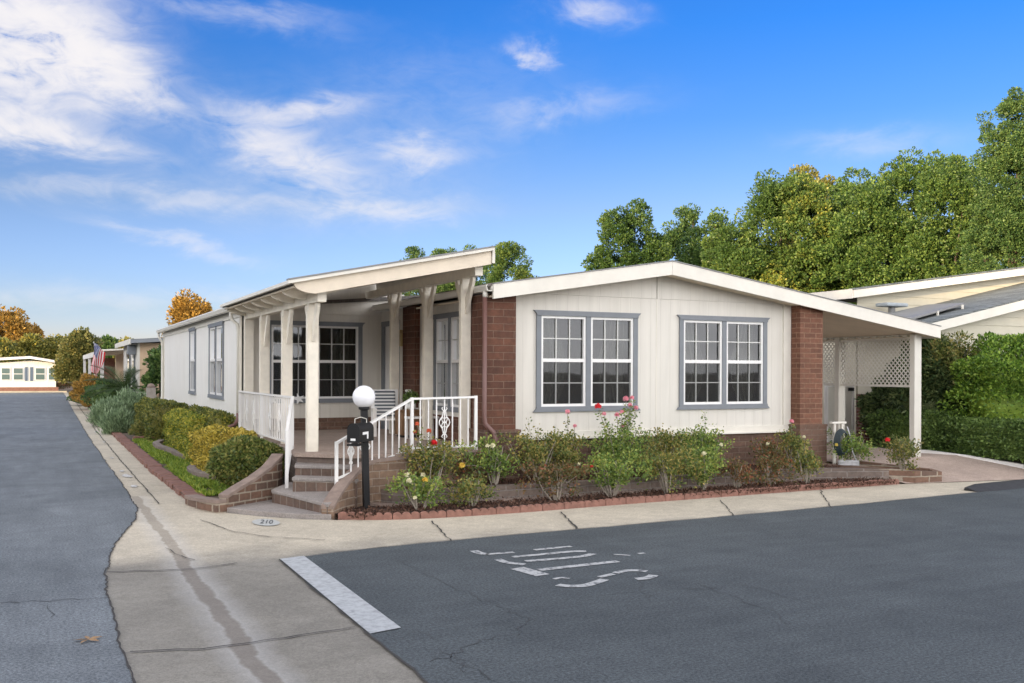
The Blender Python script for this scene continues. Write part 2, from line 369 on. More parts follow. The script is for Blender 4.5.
M['crackl'] = plain('fine road crack', (.062, .066, .070), .9, .3, 20)
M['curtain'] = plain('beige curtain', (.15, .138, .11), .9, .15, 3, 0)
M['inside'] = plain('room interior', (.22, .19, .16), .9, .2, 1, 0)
M['alu'] = plain('white aluminium', (.68, .65, .57), .4, .06, 4, .001)
M['tan'] = plain('tan stucco', (.62, .45, .30), .85, .1, 4, .004)
M['blue'] = plain('dull blue paint', (.10, .14, .20), .6, .1, 4)
M['wood'] = plain('warm wood', (.22, .12, .055), .55, .3, 9, .002)
M['white'] = plain('matt white', (.8, .8, .78), .55, .05, 5)
M['bark'] = plain('bark', (.10, .075, .055), .95, .4, 9, .02)
M['twig'] = plain('grey twig', (.36, .31, .25), .9, .3, 12, .003)
M['solar'] = plain('dull grey metal', (.22, .22, .215), .45, .15, 3, .001)
M['green'] = leafmat('leaf', [(.2, (.035, .065, .018)), (.5, (.07, .125, .03)), (.8, (.13, .19, .05))])
def lm(n, a, b, c, **k): M[n] = leafmat(n + ' leaves', [(.22, a), (.5, b), (.78, c)], **k)
lm('tree', (.030, .070, .016), (.085, .155, .036), (.20, .28, .065))
M['treemix'] = leafmat('tree mix', [(.2, (.025, .06, .015)), (.48, (.085, .15, .035)), (.57, (.17, .23, .05)), (.68, (.36, .34, .06))], ps=.30, pw=.80)
lm('treeyellow', (.075, .10, .03), (.19, .19, .045), (.36, .30, .06))
lm('treedark', (.028, .062, .018), (.075, .145, .04), (.19, .27, .075))
lm('treeorange', (.12, .09, .025), (.38, .22, .045), (.60, .36, .08))
lm('olive', (.06, .08, .03), (.16, .17, .05), (.33, .28, .09))
lm('hedge', (.05, .075, .02), (.13, .16, .04), (.34, .31, .07))
lm('hedgegold', (.06, .10, .02), (.22, .27, .04), (.60, .50, .08))
lm('gold', (.12, .13, .03), (.50, .40, .06), (.80, .62, .14))
lm('round', (.05, .075, .022), (.14, .19, .045), (.34, .31, .09))
lm('sage', (.10, .15, .08), (.22, .31, .16), (.38, .48, .28))
lm('cycad', (.025, .055, .018), (.055, .10, .03), (.11, .16, .06))
lm('rose', (.06, .10, .03), (.18, .22, .055), (.42, .32, .09))
lm('rosegreen', (.07, .125, .035), (.19, .29, .06), (.40, .42, .10))
lm('rosered', (.075, .085, .03), (.16, .14, .05), (.32, .11, .06))
lm('boxhedge', (.04, .07, .02), (.10, .17, .042), (.24, .34, .09))
lm('bright', (.04, .085, .012), (.13, .24, .03), (.34, .46, .07))
lm('laurel', (.03, .055, .02), (.08, .13, .045), (.22, .26, .10))
lm('bronze', (.06, .09, .025), (.17, .20, .05), (.36, .28, .09))
lm('grass', (.09, .16, .02), (.20, .30, .04), (.38, .42, .07))
for k, c in dict(petalred=(.80, .04, .05), petalpink=(.90, .40, .46), petalwhite=(.82, .78, .55), petalyellow=(.85, .62, .12), petalorange=(.72, .16, .07)).items():
    M[k] = leafmat(k, [(.2, sc(c, .8)), (.5, c), (.8, tuple(min(1, q * 1.15) for q in c))], trans=.35)
# glass: clear pane with a sky reflection by angle
def glass():
    t = NT('window glass'); t.t.nodes.remove(t.b)
    tr = t.n('ShaderNodeBsdfTransparent'); tr.inputs[0].default_value = (.72, .76, .74, 1)
    gl = t.n('ShaderNodeBsdfGlossy'); gl.inputs['Roughness'].default_value = .02; gl.inputs['Color'].default_value = (.95, .97, 1, 1)
    fr = t.n('ShaderNodeFresnel'); fr.inputs[0].default_value = 1.6
    bp = t.n('ShaderNodeBump'); bp.inputs['Distance'].default_value = .004; bp.inputs['Strength'].default_value = .25
    nz = t.n('ShaderNodeTexNoise'); nz.inputs['Scale'].default_value = 1.6; t.l(t.pos(), nz.inputs['Vector']); t.l(nz.outputs['Fac'], bp.inputs['Height']); t.l(bp.outputs[0], gl.inputs['Normal'])
    f = t.math('MULTIPLY', fr.outputs[0], 1.15, None, True)
    ms = t.n('ShaderNodeMixShader'); t.l(f, ms.inputs[0]); t.l(tr.outputs[0], ms.inputs[1]); t.l(gl.outputs[0], ms.inputs[2])
    t.l(ms.outputs[0], t.t.nodes['Material Output'].inputs['Surface']); return t.m
M['glass'] = glass()
def screenmat():
    t = NT('insect screen'); t.col((.045, .045, .045)); t.rough(.9)
    tr = t.n('ShaderNodeBsdfTransparent'); ms = t.n('ShaderNodeMixShader'); ms.inputs[0].default_value = .30
    t.l(tr.outputs[0], ms.inputs[1]); t.l(t.b.outputs[0], ms.inputs[2]); t.l(ms.outputs[0], t.t.nodes['Material Output'].inputs['Surface']); return t.m
M['screen'] = screenmat()
def worn(name, c, base, lo=.42, hi=.56, rim=0):
    t = NT(name); f = t.ramp(t.noise(13, 6, .75), [(lo, (0, 0, 0)), (hi, (1, 1, 1))])
    t.col(t.mix(f, base, c)); t.rough(.8); t.bump(t.noise(120, 2), .004, .6); return t.m
M['bar'] = worn('worn stop bar paint', (.42, .44, .45), (.24, .25, .26), .3, .56)
M['letter'] = worn('worn road lettering', (.42, .43, .43), (.11, .12, .13), .40, .50)
M['numpaint'] = plain('white number paint', (.46, .47, .45), .7, .1, 20)
M['numblack'] = plain('dark number paint', (.06, .07, .08), .7, .1, 20)
M['kerbpaint'] = worn('chipped white kerb paint', (.62, .62, .60), (.34, .32, .30), .45, .52)
# striped cushion and lamp globe
def stripes():
    t = NT('striped cushion'); sp = t.n('ShaderNodeSeparateXYZ'); t.l(t.pos(), sp.inputs[0])
    f = t.math('GREATER_THAN', t.math('FRACT', t.math('MULTIPLY', sp.outputs[2], 16)), .5)
    t.col(t.mix(f, (.7, .7, .68), (.10, .11, .13))); t.rough(.9); return t.m
M['stripe'] = stripes()
def globe():
    t = NT('frosted lamp globe'); t.col(t.ramp(t.noise(4, 3), [(.3, (.80, .80, .82)), (.7, (.86, .86, .87))])); t.rough(.28)
    t.b.inputs['Subsurface Weight'].default_value = .3; t.b.inputs['Subsurface Radius'].default_value = (.1, .1, .1); return t.m
M['globe'] = globe()
def flagmat():
    # thirteen stripes and a starry blue corner, laid out on the cloth's own UV map
    t = NT('flag cloth'); uv = t.n('ShaderNodeUVMap'); sp = t.n('ShaderNodeSeparateXYZ'); t.l(uv.outputs[0], sp.inputs[0])
    s_ = t.math('MODULO', t.math('FLOOR', t.math('MULTIPLY', sp.outputs[1], 12.999)), 2)
    c = t.mix(s_, (.55, .03, .04), (.78, .76, .74))
    ca = t.math('MULTIPLY', t.math('LESS_THAN', sp.outputs[0], .4), t.math('GREATER_THAN', sp.outputs[1], .46))
    vx = t.n('ShaderNodeCombineXYZ'); t.l(t.math('MULTIPLY', sp.outputs[0], 27), vx.inputs[0]); t.l(t.math('MULTIPLY', sp.outputs[1], 16), vx.inputs[1])
    fx = t.math('SUBTRACT', t.math('FRACT', t.math('MULTIPLY', sp.outputs[0], 27)), .5); fy = t.math('SUBTRACT', t.math('FRACT', t.math('MULTIPLY', sp.outputs[1], 16)), .5)
    st = t.math('LESS_THAN', t.math('ADD', t.math('MULTIPLY', fx, fx), t.math('MULTIPLY', fy, fy)), .06)
    c2 = t.mix(st, (.03, .045, .16), (.78, .76, .74)); t.col(t.mix(ca, c, c2)); t.rough(.8); return t.m
M['flag'] = flagmat()

# ================================================================== THE SETTING
def sheet(name, polys, z, m, sub=None):
    b = MB()
    for p in polys:
        b.add([(q[0], q[1], q[2] if len(q) > 2 else z) for q in p], [tuple(range(len(p)))])
    o = b.build(name, m, recalc=False, merge=False)
    for f in o.data.polygons:
        pass
    me = o.data; bm = bmesh.new(); bm.from_mesh(me); 
    for f in bm.faces:
        f.normal_update()
        if f.normal.z < 0: f.normal_flip()
    bmesh.ops.triangulate(bm, faces=[f for f in bm.faces if len(f.verts) > 4]); bm.to_mesh(me); bm.free()
    return struct(o)
rj = random.Random(3)
def jag(pts, step=.25, amp=.02):
    out = []
    for i in range(len(pts) - 1):
        a = Vector(pts[i]); b = Vector(pts[i + 1]); n = max(1, int((b - a).length / step)); d = (b - a)
        nrm = Vector((-d.y, d.x)).normalized() if d.length else Vector((0, 0))
        for k in range(n):
            out.append(tuple(a + d * k / n + (nrm * rj.uniform(-amp, amp) if (k or i) else nrm * 0)))
    out.append(tuple(pts[-1])); return out
def smooth(pts, it=2):
    for _ in range(it):
        q = [pts[0]]
        for i in range(len(pts) - 1):
            a = Vector(pts[i]); b = Vector(pts[i + 1]); q.append(tuple(a * .75 + b * .25)); q.append(tuple(a * .25 + b * .75))
        q.append(pts[-1]); pts = q
    return pts
sheet('ground', [[(-600, -600), (600, -600), (600, 900), (-600, 900)]], -.03, M['soil'])
ledge = jag(smooth([(.50, -40), (.50, 3), (.50, 7.5), (.50, 9.0), (.58, 10.6), (.85, 12.4), (1.14, 13.7), (1.22, 15.0), (1.2, 22), (1.19, 34), (1.35, 60), (1.5, 77), (1.5, 89.5)], 2), .3, .018)
sheet('road', [[(-9, -40)] + ledge + [(-9, 89.5)]], 0, M['asphaltL'])
redge = jag([(2.16, -40), (2.16, 5.0), (2.18, 6.95), (2.19, 10.0)], .3, .012) + jag(smooth([(2.2, 10.02), (3.0, 10.22), (4.2, 10.34), (8.7, 10.52), (11.8, 10.76), (15.1, 11.08), (60, 15.0)], 1), .35, .015)
sheet('side_road', [redge + [(60, -9.5), (60, -40)]], 0, M['asphaltR'])
# gutter concrete: one sheet between the two carriageways
front = [(2.05, 14.9), (2.06, 14.55), (2.28, 13.62), (2.62, 13.12), (3.05, 12.66), (3.43, 12.40), (4.6, 12.02), (5.93, 12.0), (7.3, 12.12), (9.1, 12.2), (11.25, 12.3), (13.5, 12.3), (17.4, 11.7), (60, 15.9)]
kedge = [(1.50, 89.5), (1.9, 89.5), (2.3, 60), (2.3, 40), (1.88, 33), (1.85, 19.6), (1.93, 14.8)]
conc = [(.44, -40), (.44, 8.8)] + [(p[0] - .04, p[1]) for p in ledge if p[1] > 9.0][:] + [(1.9, 89.5), (2.35, 60), (2.35, 40), (2.0, 33), (2.0, 19.6), (2.0, 14.9)] + front[1:] + [(60, 14.9)] + [(p[0], p[1] - .05) for p in reversed(redge) if p[0] < 59 and p[1] > 10.0] + [(2.24, 10.0), (2.24, 7), (2.22, 5), (2.22, -40)]
sheet('pavement', [conc], -.008, M['conc'])
# the lots behind the pavement
sheet('garden_soil', [[(1.93, 14.8), (1.85, 19.6), (1.88, 33), (2.3, 40), (2.3, 60), (1.9, 89.5), (3.6, 89.5), (6.4, 34), (6.4, 14.0), (3.1, 14.0), (2.2, 14.0)]], .05, M['soil'])
sheet('lot', [[(60, 15.9), (17.3, 12.0), (16.5, 14.4), (16.5, 22), (13, 24), (6.5, 36), (3.6, 89.5), (3.6, 200), (200, 200), (200, 15.9)]], .27, M['soil'])
sheet('mulch_bed', [[(3.46, 12.5), (4.6, 12.1), (5.93, 12.08), (7.3, 12.2), (9.1, 12.28), (11.25, 12.36), (13.5, 12.38), (13.2, 13.0), (13.2, 13.8), (6.3, 13.8), (4.2, 13.5), (3.6, 12.75)]], .055, M['mulch'])
sheet('raised_mulch_bed', [[(4.3, 13.42), (4.6, 13.04), (5.0, 12.94), (8.6, 12.96), (13.0, 13.12), (13.2, 13.8), (6.3, 13.88), (4.5, 13.6)]], .235, M['mulch'])
# driveway: rises from the gutter to the carport slab
sheet('driveway', [[(13.62, 12.3, -.002), (17.4, 11.7, -.002), (16.7, 13.7, .28), (13.2, 13.7, .28)], [(13.2, 13.7, .28), (16.7, 13.7, .28), (16.5, 24, .33), (13.2, 24, .33)]], 0, M['drive'])
# joints and cracks
cb = MB()
def crack(pts, w=.014, z=.004, amp=.02, step=.12, taper=True):
    p = jag(pts, step, amp); n = len(p)
    for i in range(n - 1):
        a = Vector(p[i]); b = Vector(p[i + 1]); d = (b - a).normalized(); nn = Vector((-d.y, d.x))
        k0 = w * (rj.uniform(.5, 1.1)) / 2
        q = [a - nn * k0, a + nn * k0, b + nn * k0, b - nn * k0]
        cb.add([(x.x, x.y, z) for x in q], [(0, 1, 2, 3)])
g2 = lambda *uv: [GZ(u, v).xy[:] for u, v in uv]
crack(g2((107, 572), (170, 570), (205, 568), (237, 563)), .022)
crack(g2((130, 652), (200, 649), (250, 643), (300, 635), (355, 627)), .022)
crack(g2((432, 521), (441, 532), (451, 541)), .02); crack(g2((561, 512), (571, 522), (577, 529)), .03)
crack(g2((720, 500), (726, 506), (733, 516)), .02); crack(g2((820, 490), (832, 508)), .02)
crack(g2((200, 520), (235, 532), (270, 537), (325, 540)), .016)
crack(g2((165, 548), (180, 556), (195, 560)), .012)
crack([(1.52, 14.9), (1.50, 22), (1.52, 34), (1.72, 60), (1.85, 77)], .022, .004, .010, .25)
for y_ in (17.2, 20.4, 23.8, 27.3, 31, 36, 42, 50): crack([(1.24, y_), (1.84, y_ + .05)], .018, .004, .01)
# along the asphalt edges
crack([p for p in ledge if -2 < p[1] < 45], .018, .005, .014, .08); crack([p for p in redge if p[0] < 30], .02, .005, .010)
ck = cb.build('pavement_cracks', M['crack'], recalc=False, merge=False); struct(ck)
cb = MB()
crack(g2((395, 560), (430, 575), (460, 590), (500, 606), (530, 620)), 0.0074, .004, .045, .07); crack(g2((530, 620), (515, 634), (480, 640), (455, 655), (430, 662)), 0.0099, .004, .045, .07); crack(g2((455, 655), (470, 668), (490, 680)), 0.0074, .004, .045, .07)
crack(g2((640, 565), (644, 590), (650, 600)), 0.0062, .004, .045, .07); crack(g2((700, 585), (740, 600), (775, 612), (790, 625)), 0.0087, .004, .045, .07); crack(g2((690, 590), (745, 585), (800, 600), (850, 612)), 0.0062, .004, .045, .07)
crack(g2((510, 590), (560, 600), (640, 592), (700, 588)), 0.0056, .004, .045, .07); crack(g2((440, 650), (470, 672), (500, 683)), 0.0062, .004, .045, .07)
crack(g2((850, 560), (905, 575), (960, 572), (1020, 590)), 0.0050, .004, .045, .07); crack(g2((0, 603), (50, 601), (110, 598)), 0.0112, .004, .045, .07); crack(g2((48, 605), (50, 618)), 0.0074, .004, .045, .07)
crack(g2((395, 640), (420, 632), (436, 640)), 0.0062, .004, .045, .07); crack(g2((760, 540), (850, 533), (980, 530)), 0.0050, .004, .045, .07)
struct(cb.build('road_cracks', M['crackl'], recalc=False, merge=False))
# damp patch in the gutter
# painted markings
def ribbon(pts, w, z=.006):
    b = MB(); n = len(pts); L = []
    for i, p in enumerate(pts):
        a = Vector(pts[max(i - 1, 0)]); c = Vector(pts[min(i + 1, n - 1)]); d = (c - a).normalized(); nn = Vector((-d.y, d.x)); p = Vector(p)
        ww = w[i] if isinstance(w, list) else w
        L.append((p - nn * ww / 2, p + nn * ww / 2))
    for i in range(n - 1): b.add([(*L[i][0], z), (*L[i][1], z), (*L[i + 1][1], z), (*L[i + 1][0], z)], [(0, 1, 2, 3)])
    return b
sheet('stop_bar', [[GZ(280, 559.5).xy[:], GZ(304, 556.5).xy[:], GZ(401, 628.5).xy[:], GZ(370, 634.5).xy[:]]], .008, M['bar'])
def lz(zx, zy): return GZ(470 + zx / 5.12, 540 + zy / 5.12).xy[:]
lb = MB()
def stroke(pts, w):
    r_ = ribbon(smooth([lz(*p) for p in pts], 2), w * .97); lb.add(r_.v, r_.f)
stroke([(850, 202), (895, 199), (925, 192), (940, 182)], .10)
stroke([(905, 163), (860, 158), (810, 158), (765, 165), (745, 172)], .085)
stroke([(735, 176), (700, 184), (662, 192)], .07)
stroke([(690, 204), (640, 222), (590, 236), (540, 239), (490, 238), (448, 232)], .10)
stroke([(430, 203), (470, 193), (505, 201)], .05)
stroke([(352, 156), (560, 133), (757, 111)], .10)
stroke([(240, 146), (305, 163), (372, 183)], .17)
stroke([(218, 89), (380, 75), (520, 60), (595, 60)], .09)
stroke([(632, 72), (590, 84), (480, 96), (285, 111)], .09)
stroke([(142, 101), (185, 118), (280, 128)], .09)
stroke([(20, 57), (50, 70), (90, 76)], .10); stroke([(85, 75), (160, 70), (225, 65)], .08); stroke([(330, 53), (430, 43), (520, 35)], .08)
stroke([(735, 76), (780, 78), (820, 82)], .05); stroke([(862, 72), (895, 69)], .06)
struct(lb.build('stop_lettering', M['letter'], recalc=False, merge=False))
# house number in a white oval
e0 = GZ(266, 522.3); ob = MB(); ax = (GZ(280, 523) - GZ(252, 522)) / 2; ay = (GZ(266, 519) - GZ(266, 525.8)) / 2
ob.add([tuple(e0 + ax * math.cos(t * math.pi / 16) + ay * math.sin(t * math.pi / 16) + Vector((0, 0, .002))) for t in range(32)], [tuple(range(32))])
struct(ob.build('house_number_oval', M['numpaint'], recalc=False, merge=False))
cu = bpy.data.curves.new('number', 'FONT'); cu.body = '210'; cu.size = 1; cu.align_x = 'CENTER'; cu.align_y = 'CENTER'; cu.shear = .25
to = bpy.data.objects.new('t', cu); C.objects.link(to); dg = bpy.context.evaluated_depsgraph_get(); me = bpy.data.meshes.new_from_object(to.evaluated_get(dg)); bpy.data.objects.remove(to)
for v in me.vertices:
    q = e0 + ax * v.co.x * .62 + ay * v.co.y * 1.5; v.co = (q.x, q.y, .007)
me.materials.append(M['numblack']); no = bpy.data.objects.new('house_number', me); C.objects.link(no); struct(no)
# white chipped paint on the far kerb
kb = MB()
for (u, v, w_) in [(96, 432, .12), (101, 437, .1), (104, 442, .1), (112, 458, .1), (122, 471, .12), (127, 476, .2), (134, 486, .14), (75, 405, .1), (88, 421, .1)]:
    p = GZ(u, v); n_ = 9
    kb.add([(p.x + w_ * .45 * math.cos(2 * math.pi * k / n_) * rj.uniform(.7, 1.2), p.y + w_ * 1.6 * math.sin(2 * math.pi * k / n_) * rj.uniform(.6, 1.2), .003) for k in range(n_)], [tuple(range(n_))])
struct(kb.build('kerb_paint', M['kerbpaint'], recalc=False, merge=False))

# ================================================================== THE HOUSE
house = thing('mobile_home', 'long low cream and white house with corner porch, brown brick piers and grey framed windows', 'house', (6.3, 13.9, 0))
def TF(y0): return lambda a, b, d: (a, y0 - d, b)          # a wall facing -y
def TL(x0): return lambda a, b, d: (x0 - d, a, b)          # a wall facing -x
FY = 13.9; SX = 3.5; RX = 6.35; BY = 19.4
def window(T, a0, parent, w=2.04, z0=1.285, z1=2.93, sashes=2, curtain=True, muntins=True):
    fr = MB(); k = .055 if sashes == 2 else .06
    if w < 1.7: k = .05
    i0, i1 = a0 + .055, a0 + w - .055
    s0, s1 = i0 + .085, i1 - .085; mid = (s0 + s1) / 2
    def bx(mb, A0, A1, B0, B1, D0, D1):
        vs = [T(a, b, d) for d in (D0, D1) for a, b in ((A0, B0), (A1, B0), (A1, B1), (A0, B1))]
        mb.add(vs, [(0, 3, 2, 1), (4, 5, 6, 7), (0, 1, 5, 4), (1, 2, 6, 5), (2, 3, 7, 6), (3, 0, 4, 7)])
    zt, zb = z1 - .085, z0 + .085
    for A0, A1 in [(i0, s0), (s1, i1)]: bx(fr, A0, A1, zb, zt, -.06, .03)
    if sashes == 2: bx(fr, mid - .045, mid + .045, zb, zt, -.06, .03)
    # head and sill boards flare out at their ends
    for (zA, zB, up) in ((zt, z1, 1), (z0, zb, -1)):
        inner, outer = (zA, zB) if up == 1 else (zB, zA)
        poly = [(i0, inner), (i1, inner), (i1 + .005, inner + up * .035), (a0 + w, outer), (a0, outer), (i0 - .005, inner + up * .035)]
        fr.prism(poly, lambda a, b: T(a, b, -.06), lambda a, b: T(a, b, .045))
    f = fr.build('window', M['grey'], parent)
    segs = [(s0, mid - .045), (mid + .045, s1)] if sashes == 2 else [(s0, s1)]
    zm = (zt + zb) / 2 + .015
    for A0, A1 in segs:
        s_ = MB(); t = .042
        for q in [(A0, A0 + t, zb, zt), (A1 - t, A1, zb, zt), (A0 + t, A1 - t, zb, zb + t), (A0 + t, A1 - t, zt - t, zt), (A0 + t, A1 - t, zm - .028, zm + .028)]: bx(s_, *q, -.045, .012)
        s_.build('sash', M['trimw'], f)
        if muntins:
            g = MB(); W = A1 - A0 - 2 * t; nc = 3 if W > .5 else 2
            for z_a, z_b in ((zb + t, zm - .028), (zm + .028, zt - t)):
                for c_ in range(1, nc): x_ = A0 + t + W * c_ / nc; bx(g, x_ - .009, x_ + .009, z_a, z_b, -.03, -.012)
                zz = (z_a + z_b) / 2; bx(g, A0 + t, A1 - t, zz - .009, zz + .009, -.028, -.014)
            g.build('muntins', M['muntin'], f)
        p = MB(); p.add([T(A0 + t, zb + t, -.034), T(A1 - t, zb + t, -.034), T(A1 - t, zt - t, -.034), T(A0 + t, zt - t, -.034)], [(0, 1, 2, 3)]); p.build('pane', M['glass'], f, recalc=False)
        if z1 - z0 > 1.2: q = MB(); q.add([T(A0 + t, zb + t, .004), T(A1 - t, zb + t, .004), T(A1 - t, zm - .028, .004), T(A0 + t, zm - .028, .004)], [(0, 1, 2, 3)]); q.build('screen', M['screen'], f, recalc=False)
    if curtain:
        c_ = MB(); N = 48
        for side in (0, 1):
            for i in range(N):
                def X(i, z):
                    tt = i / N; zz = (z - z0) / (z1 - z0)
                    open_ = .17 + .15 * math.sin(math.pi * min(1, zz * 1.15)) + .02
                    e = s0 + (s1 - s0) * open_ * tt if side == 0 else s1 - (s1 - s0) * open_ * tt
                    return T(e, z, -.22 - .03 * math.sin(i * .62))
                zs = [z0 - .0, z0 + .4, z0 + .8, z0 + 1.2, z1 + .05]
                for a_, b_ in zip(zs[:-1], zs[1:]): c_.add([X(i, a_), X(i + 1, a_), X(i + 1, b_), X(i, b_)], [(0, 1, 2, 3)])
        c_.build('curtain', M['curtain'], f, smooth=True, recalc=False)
    return f
def hole(a0, w=2.04, z0=1.285, z1=2.93): return (a0 + .06, a0 + w - .06, z0 + .03, z1 - .03)
# --- front room, street side
W1, W2 = 7.09, 9.88
b = MB().wall(TF(FY), 6.30, 12.95, .86, 3.19, [hole(W1), hole(W2)], .12); b.build('front_wall', M['cream'], house)
b = MB(); T = TF(FY)
def roofz(x):   # underside height of the front room roof
    return 3.80 - .158 * (9.5 - x) - .16 if x < 9.5 else 3.80 - .150 * (x - 9.5) - .16
pl = [(6.25, 3.192), (9.462, 3.192), (9.462, roofz(9.462) + .05), (6.25, roofz(6.25) + .05)]
b.prism_y(pl, FY - .010, FY + .11); pr_ = [(9.478, 3.192), (12.3, 3.192), (12.3, roofz(12.3) + .05), (9.5, roofz(9.5) + .05), (9.478, roofz(9.478) + .05)]
b.prism_y(pr_, FY - .010, FY + .11); b.build('gable_wall', M['cream'], house)
b = MB(); b.box(9.462, FY - .006, .95, 9.478, FY + .003, 3.19); b.box(6.69, FY - .03, .865, 12.43, FY - .002, .965); b.prism(( (6.69, .84), (12.62, .84), (12.62, .868), (6.69, .868)), lambda a, q: (a, FY - .06, q), lambda a, q: (a, FY, q)); b.build('skirt_board', M['trim'], house)
b = MB(); b.box(12.25, FY - .03, .96, 12.42, FY - .003, 3.22); b.build('corner_board', M['trim'], house)
window(TF(FY), W1, house); window(TF(FY), W2, house)
b = MB(); b.box(6.30, FY + .02, -.02, 13.0, FY + .14, .855); b.build('brick_skirting', M['skirt'], house)
# --- piers
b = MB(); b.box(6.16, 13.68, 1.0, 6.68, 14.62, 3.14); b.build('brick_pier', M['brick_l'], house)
b = MB(); b.box(6.12, 13.62, -.02, 6.72, 14.66, .985); b.box(6.10, 13.60, .985, 6.74, 14.66, 1.03); b.build('pier_base', M['skirt'], house)
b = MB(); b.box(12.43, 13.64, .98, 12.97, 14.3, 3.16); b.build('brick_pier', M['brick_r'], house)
b = MB(); b.box(12.38, 13.58, -.02, 13.02, 14.3, .945); b.box(12.37, 13.57, .945, 13.03, 14.32, .985); b.build('pier_base', M['skirt'], house)
b = MB(); b.box(12.95, 14.3, .0, 13.07, 22, 3.2); b.build('carport_side_wall', M['cream'], house)
# --- front room, porch side (x = 6.35)
TLr = TL(RX)
b = MB().wall(TLr, 14.62, 17.10, 1.16, 3.16, [(14.85, 16.32, 1.28, 2.92)], .12); b.wall(TLr, 17.78, BY, .70, 3.16, [(18.30, 19.22, .70, 2.86)], .12); b.build('porch_side_wall', M['cream'], house)
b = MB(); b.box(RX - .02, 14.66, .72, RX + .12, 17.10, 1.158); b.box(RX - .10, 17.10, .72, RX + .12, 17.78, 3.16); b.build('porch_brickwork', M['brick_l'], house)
window(TLr, 14.80, house, w=1.58, z0=1.24, z1=2.95)
# --- the door in its grey frame
b = MB(); b.box(RX - .04, 18.24, .74, RX + .06, 18.32, 2.93); b.box(RX - .04, 19.20, .74, RX + .06, 19.28, 2.93); b.box(RX - .042, 18.24, 2.85, RX + .06, 19.28, 2.95); b.build('door_frame', M['grey'], house)
b = MB(); b.box(RX + .02, 18.32, .74, RX + .06, 19.20, 2.85); d = b.build('door', M['trimw'], house, bevel=.004)
b = MB(); b.tube([(RX - .03, 18.42, 1.65), (RX + .03, 18.42, 1.65)], .03, 10); b.build('handle', M['black'], d)
# --- back wall of the porch (y = 19.4)
b = MB().wall(TF(BY), 3.5, 6.35, .70, 3.10, [hole(3.93, 2.06)], .12); b.build('porch_back_wall', M['cream'], house)
b = MB(); b.prism_y([(3.5, 3.108), (6.9, 3.108), (6.9, 3.50), (6.2, 3.79), (3.5, 3.235)], BY - .010, BY + .1); b.box(3.52, BY - .03, 3.085, 6.34, BY - .011, 3.15); b.build('porch_gable_wall', M['cream'], house)
b = MB(); b.box(3.5, BY - .02, .70, 6.35, BY + .1, .98); b.build('porch_skirting', M['skirt'], house)
window(TF(BY), 3.93, house, w=2.06)
# --- long side wall (x = 3.5)
TLs = TL(SX); SW = [(21.40, 2.10, 2), (25.62, 1.22, 1)]
b = MB().wall(TLs, BY + .0, 33.0, .93, 3.12, [(21.46, 23.44, 1.33, 2.98), (25.68, 26.78, 1.33, 3.0)], .12); b.build('side_wall', M['sidewhite'], house)
window(TLs, 21.40, house, w=2.10, z0=1.30, z1=3.0, curtain=False, muntins=False); window(TLs, 25.62, house, w=1.22, z0=1.31, z1=3.03, sashes=1, curtain=False, muntins=False)
b = MB(); b.box(SX - .025, BY, .90, SX - .003, 33, 1.0); b.box(SX - .03, BY + .1, 2.99, SX - .003, 33, 3.13); b.box(SX - .035, BY - .02, .93, SX + .0, BY + .09, 3.12); b.box(SX - .03, 32.9, 1.0, SX, 33.02, 3.0); b.build('side_trim', M['trim'], house)
b = MB(); b.box(SX + .04, BY + .13, -.02, SX + .16, 33, .928); b.build('side_skirting', M['skirt'], house)
b = MB(); b.box(SX + .05, 32.9, .0, 13, 33.0, 3.1); b.box(12.85, 22, 0, 12.97, 33, 3.1); b.build('rear_wall', M['sidewhite'], house)
# --- rooms behind the glass
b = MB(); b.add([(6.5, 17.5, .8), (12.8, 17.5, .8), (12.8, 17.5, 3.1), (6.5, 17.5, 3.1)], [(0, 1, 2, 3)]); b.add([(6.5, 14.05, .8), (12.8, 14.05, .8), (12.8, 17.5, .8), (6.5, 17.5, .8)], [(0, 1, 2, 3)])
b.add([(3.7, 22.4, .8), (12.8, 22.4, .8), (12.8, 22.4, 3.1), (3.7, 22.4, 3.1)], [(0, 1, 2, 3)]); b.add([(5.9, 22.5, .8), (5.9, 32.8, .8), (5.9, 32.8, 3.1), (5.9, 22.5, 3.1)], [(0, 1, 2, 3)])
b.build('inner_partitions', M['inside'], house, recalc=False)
# --- roofs
def slab(pts, y0, y1, th, name, m, par=house):
    # pts: roof line in x,z from left to right (top surface)
    poly = pts + [(a, c - th) for a, c in reversed(pts)]
    return MB().prism_y(poly, y0, y1).build(name, m, par)
slab([(3.12, 3.190), (6.20, 3.815)], 13.57, 19.32, .05, 'porch_roof', M['roof'])
slab([(3.16, 3.135), (6.18, 3.755)], 13.60, 19.32, .03, 'porch_ceiling', M['ceiling'])
slab([(3.36, 3.21), (9.5, 3.74), (13.6, 3.2)], 19.33, 33.0, .07, 'main_roof', M['roof'])
slab([(6.12, 3.285), (9.5, 3.815), (13.2, 3.26)], 13.53, 19.30, .05, 'front_roof', M['roof'])
slab([(13.202, 3.26), (15.84, 2.864)], 13.53, 16.9, .05, 'carport_roof', M['roof'])
def ceilz(x): return 3.63 - .158 * (9.5 - x) if x < 9.5 else 3.63 - .150 * (x - 9.5)
slab([(6.2, ceilz(6.2)), (9.5, 3.63), (15.80, ceilz(15.80))], 13.58, 16.9, .03, 'soffit', M['ceiling'])
cz = ceilz(15.5); comb = [(13.75, cz - .031)]
for k in range(15):
    y = 13.75 + k * .2; comb += [(y, cz - .045), (y + .02, cz - .075), (y + .11, cz - .075), (y + .13, cz - .045)]
comb += [(16.85, cz - .045), (16.85, cz - .031)]
b = MB(); b.prism_x(comb, 15.47, 15.53)
b.build('roof_pan_ends', M['alu'], house)
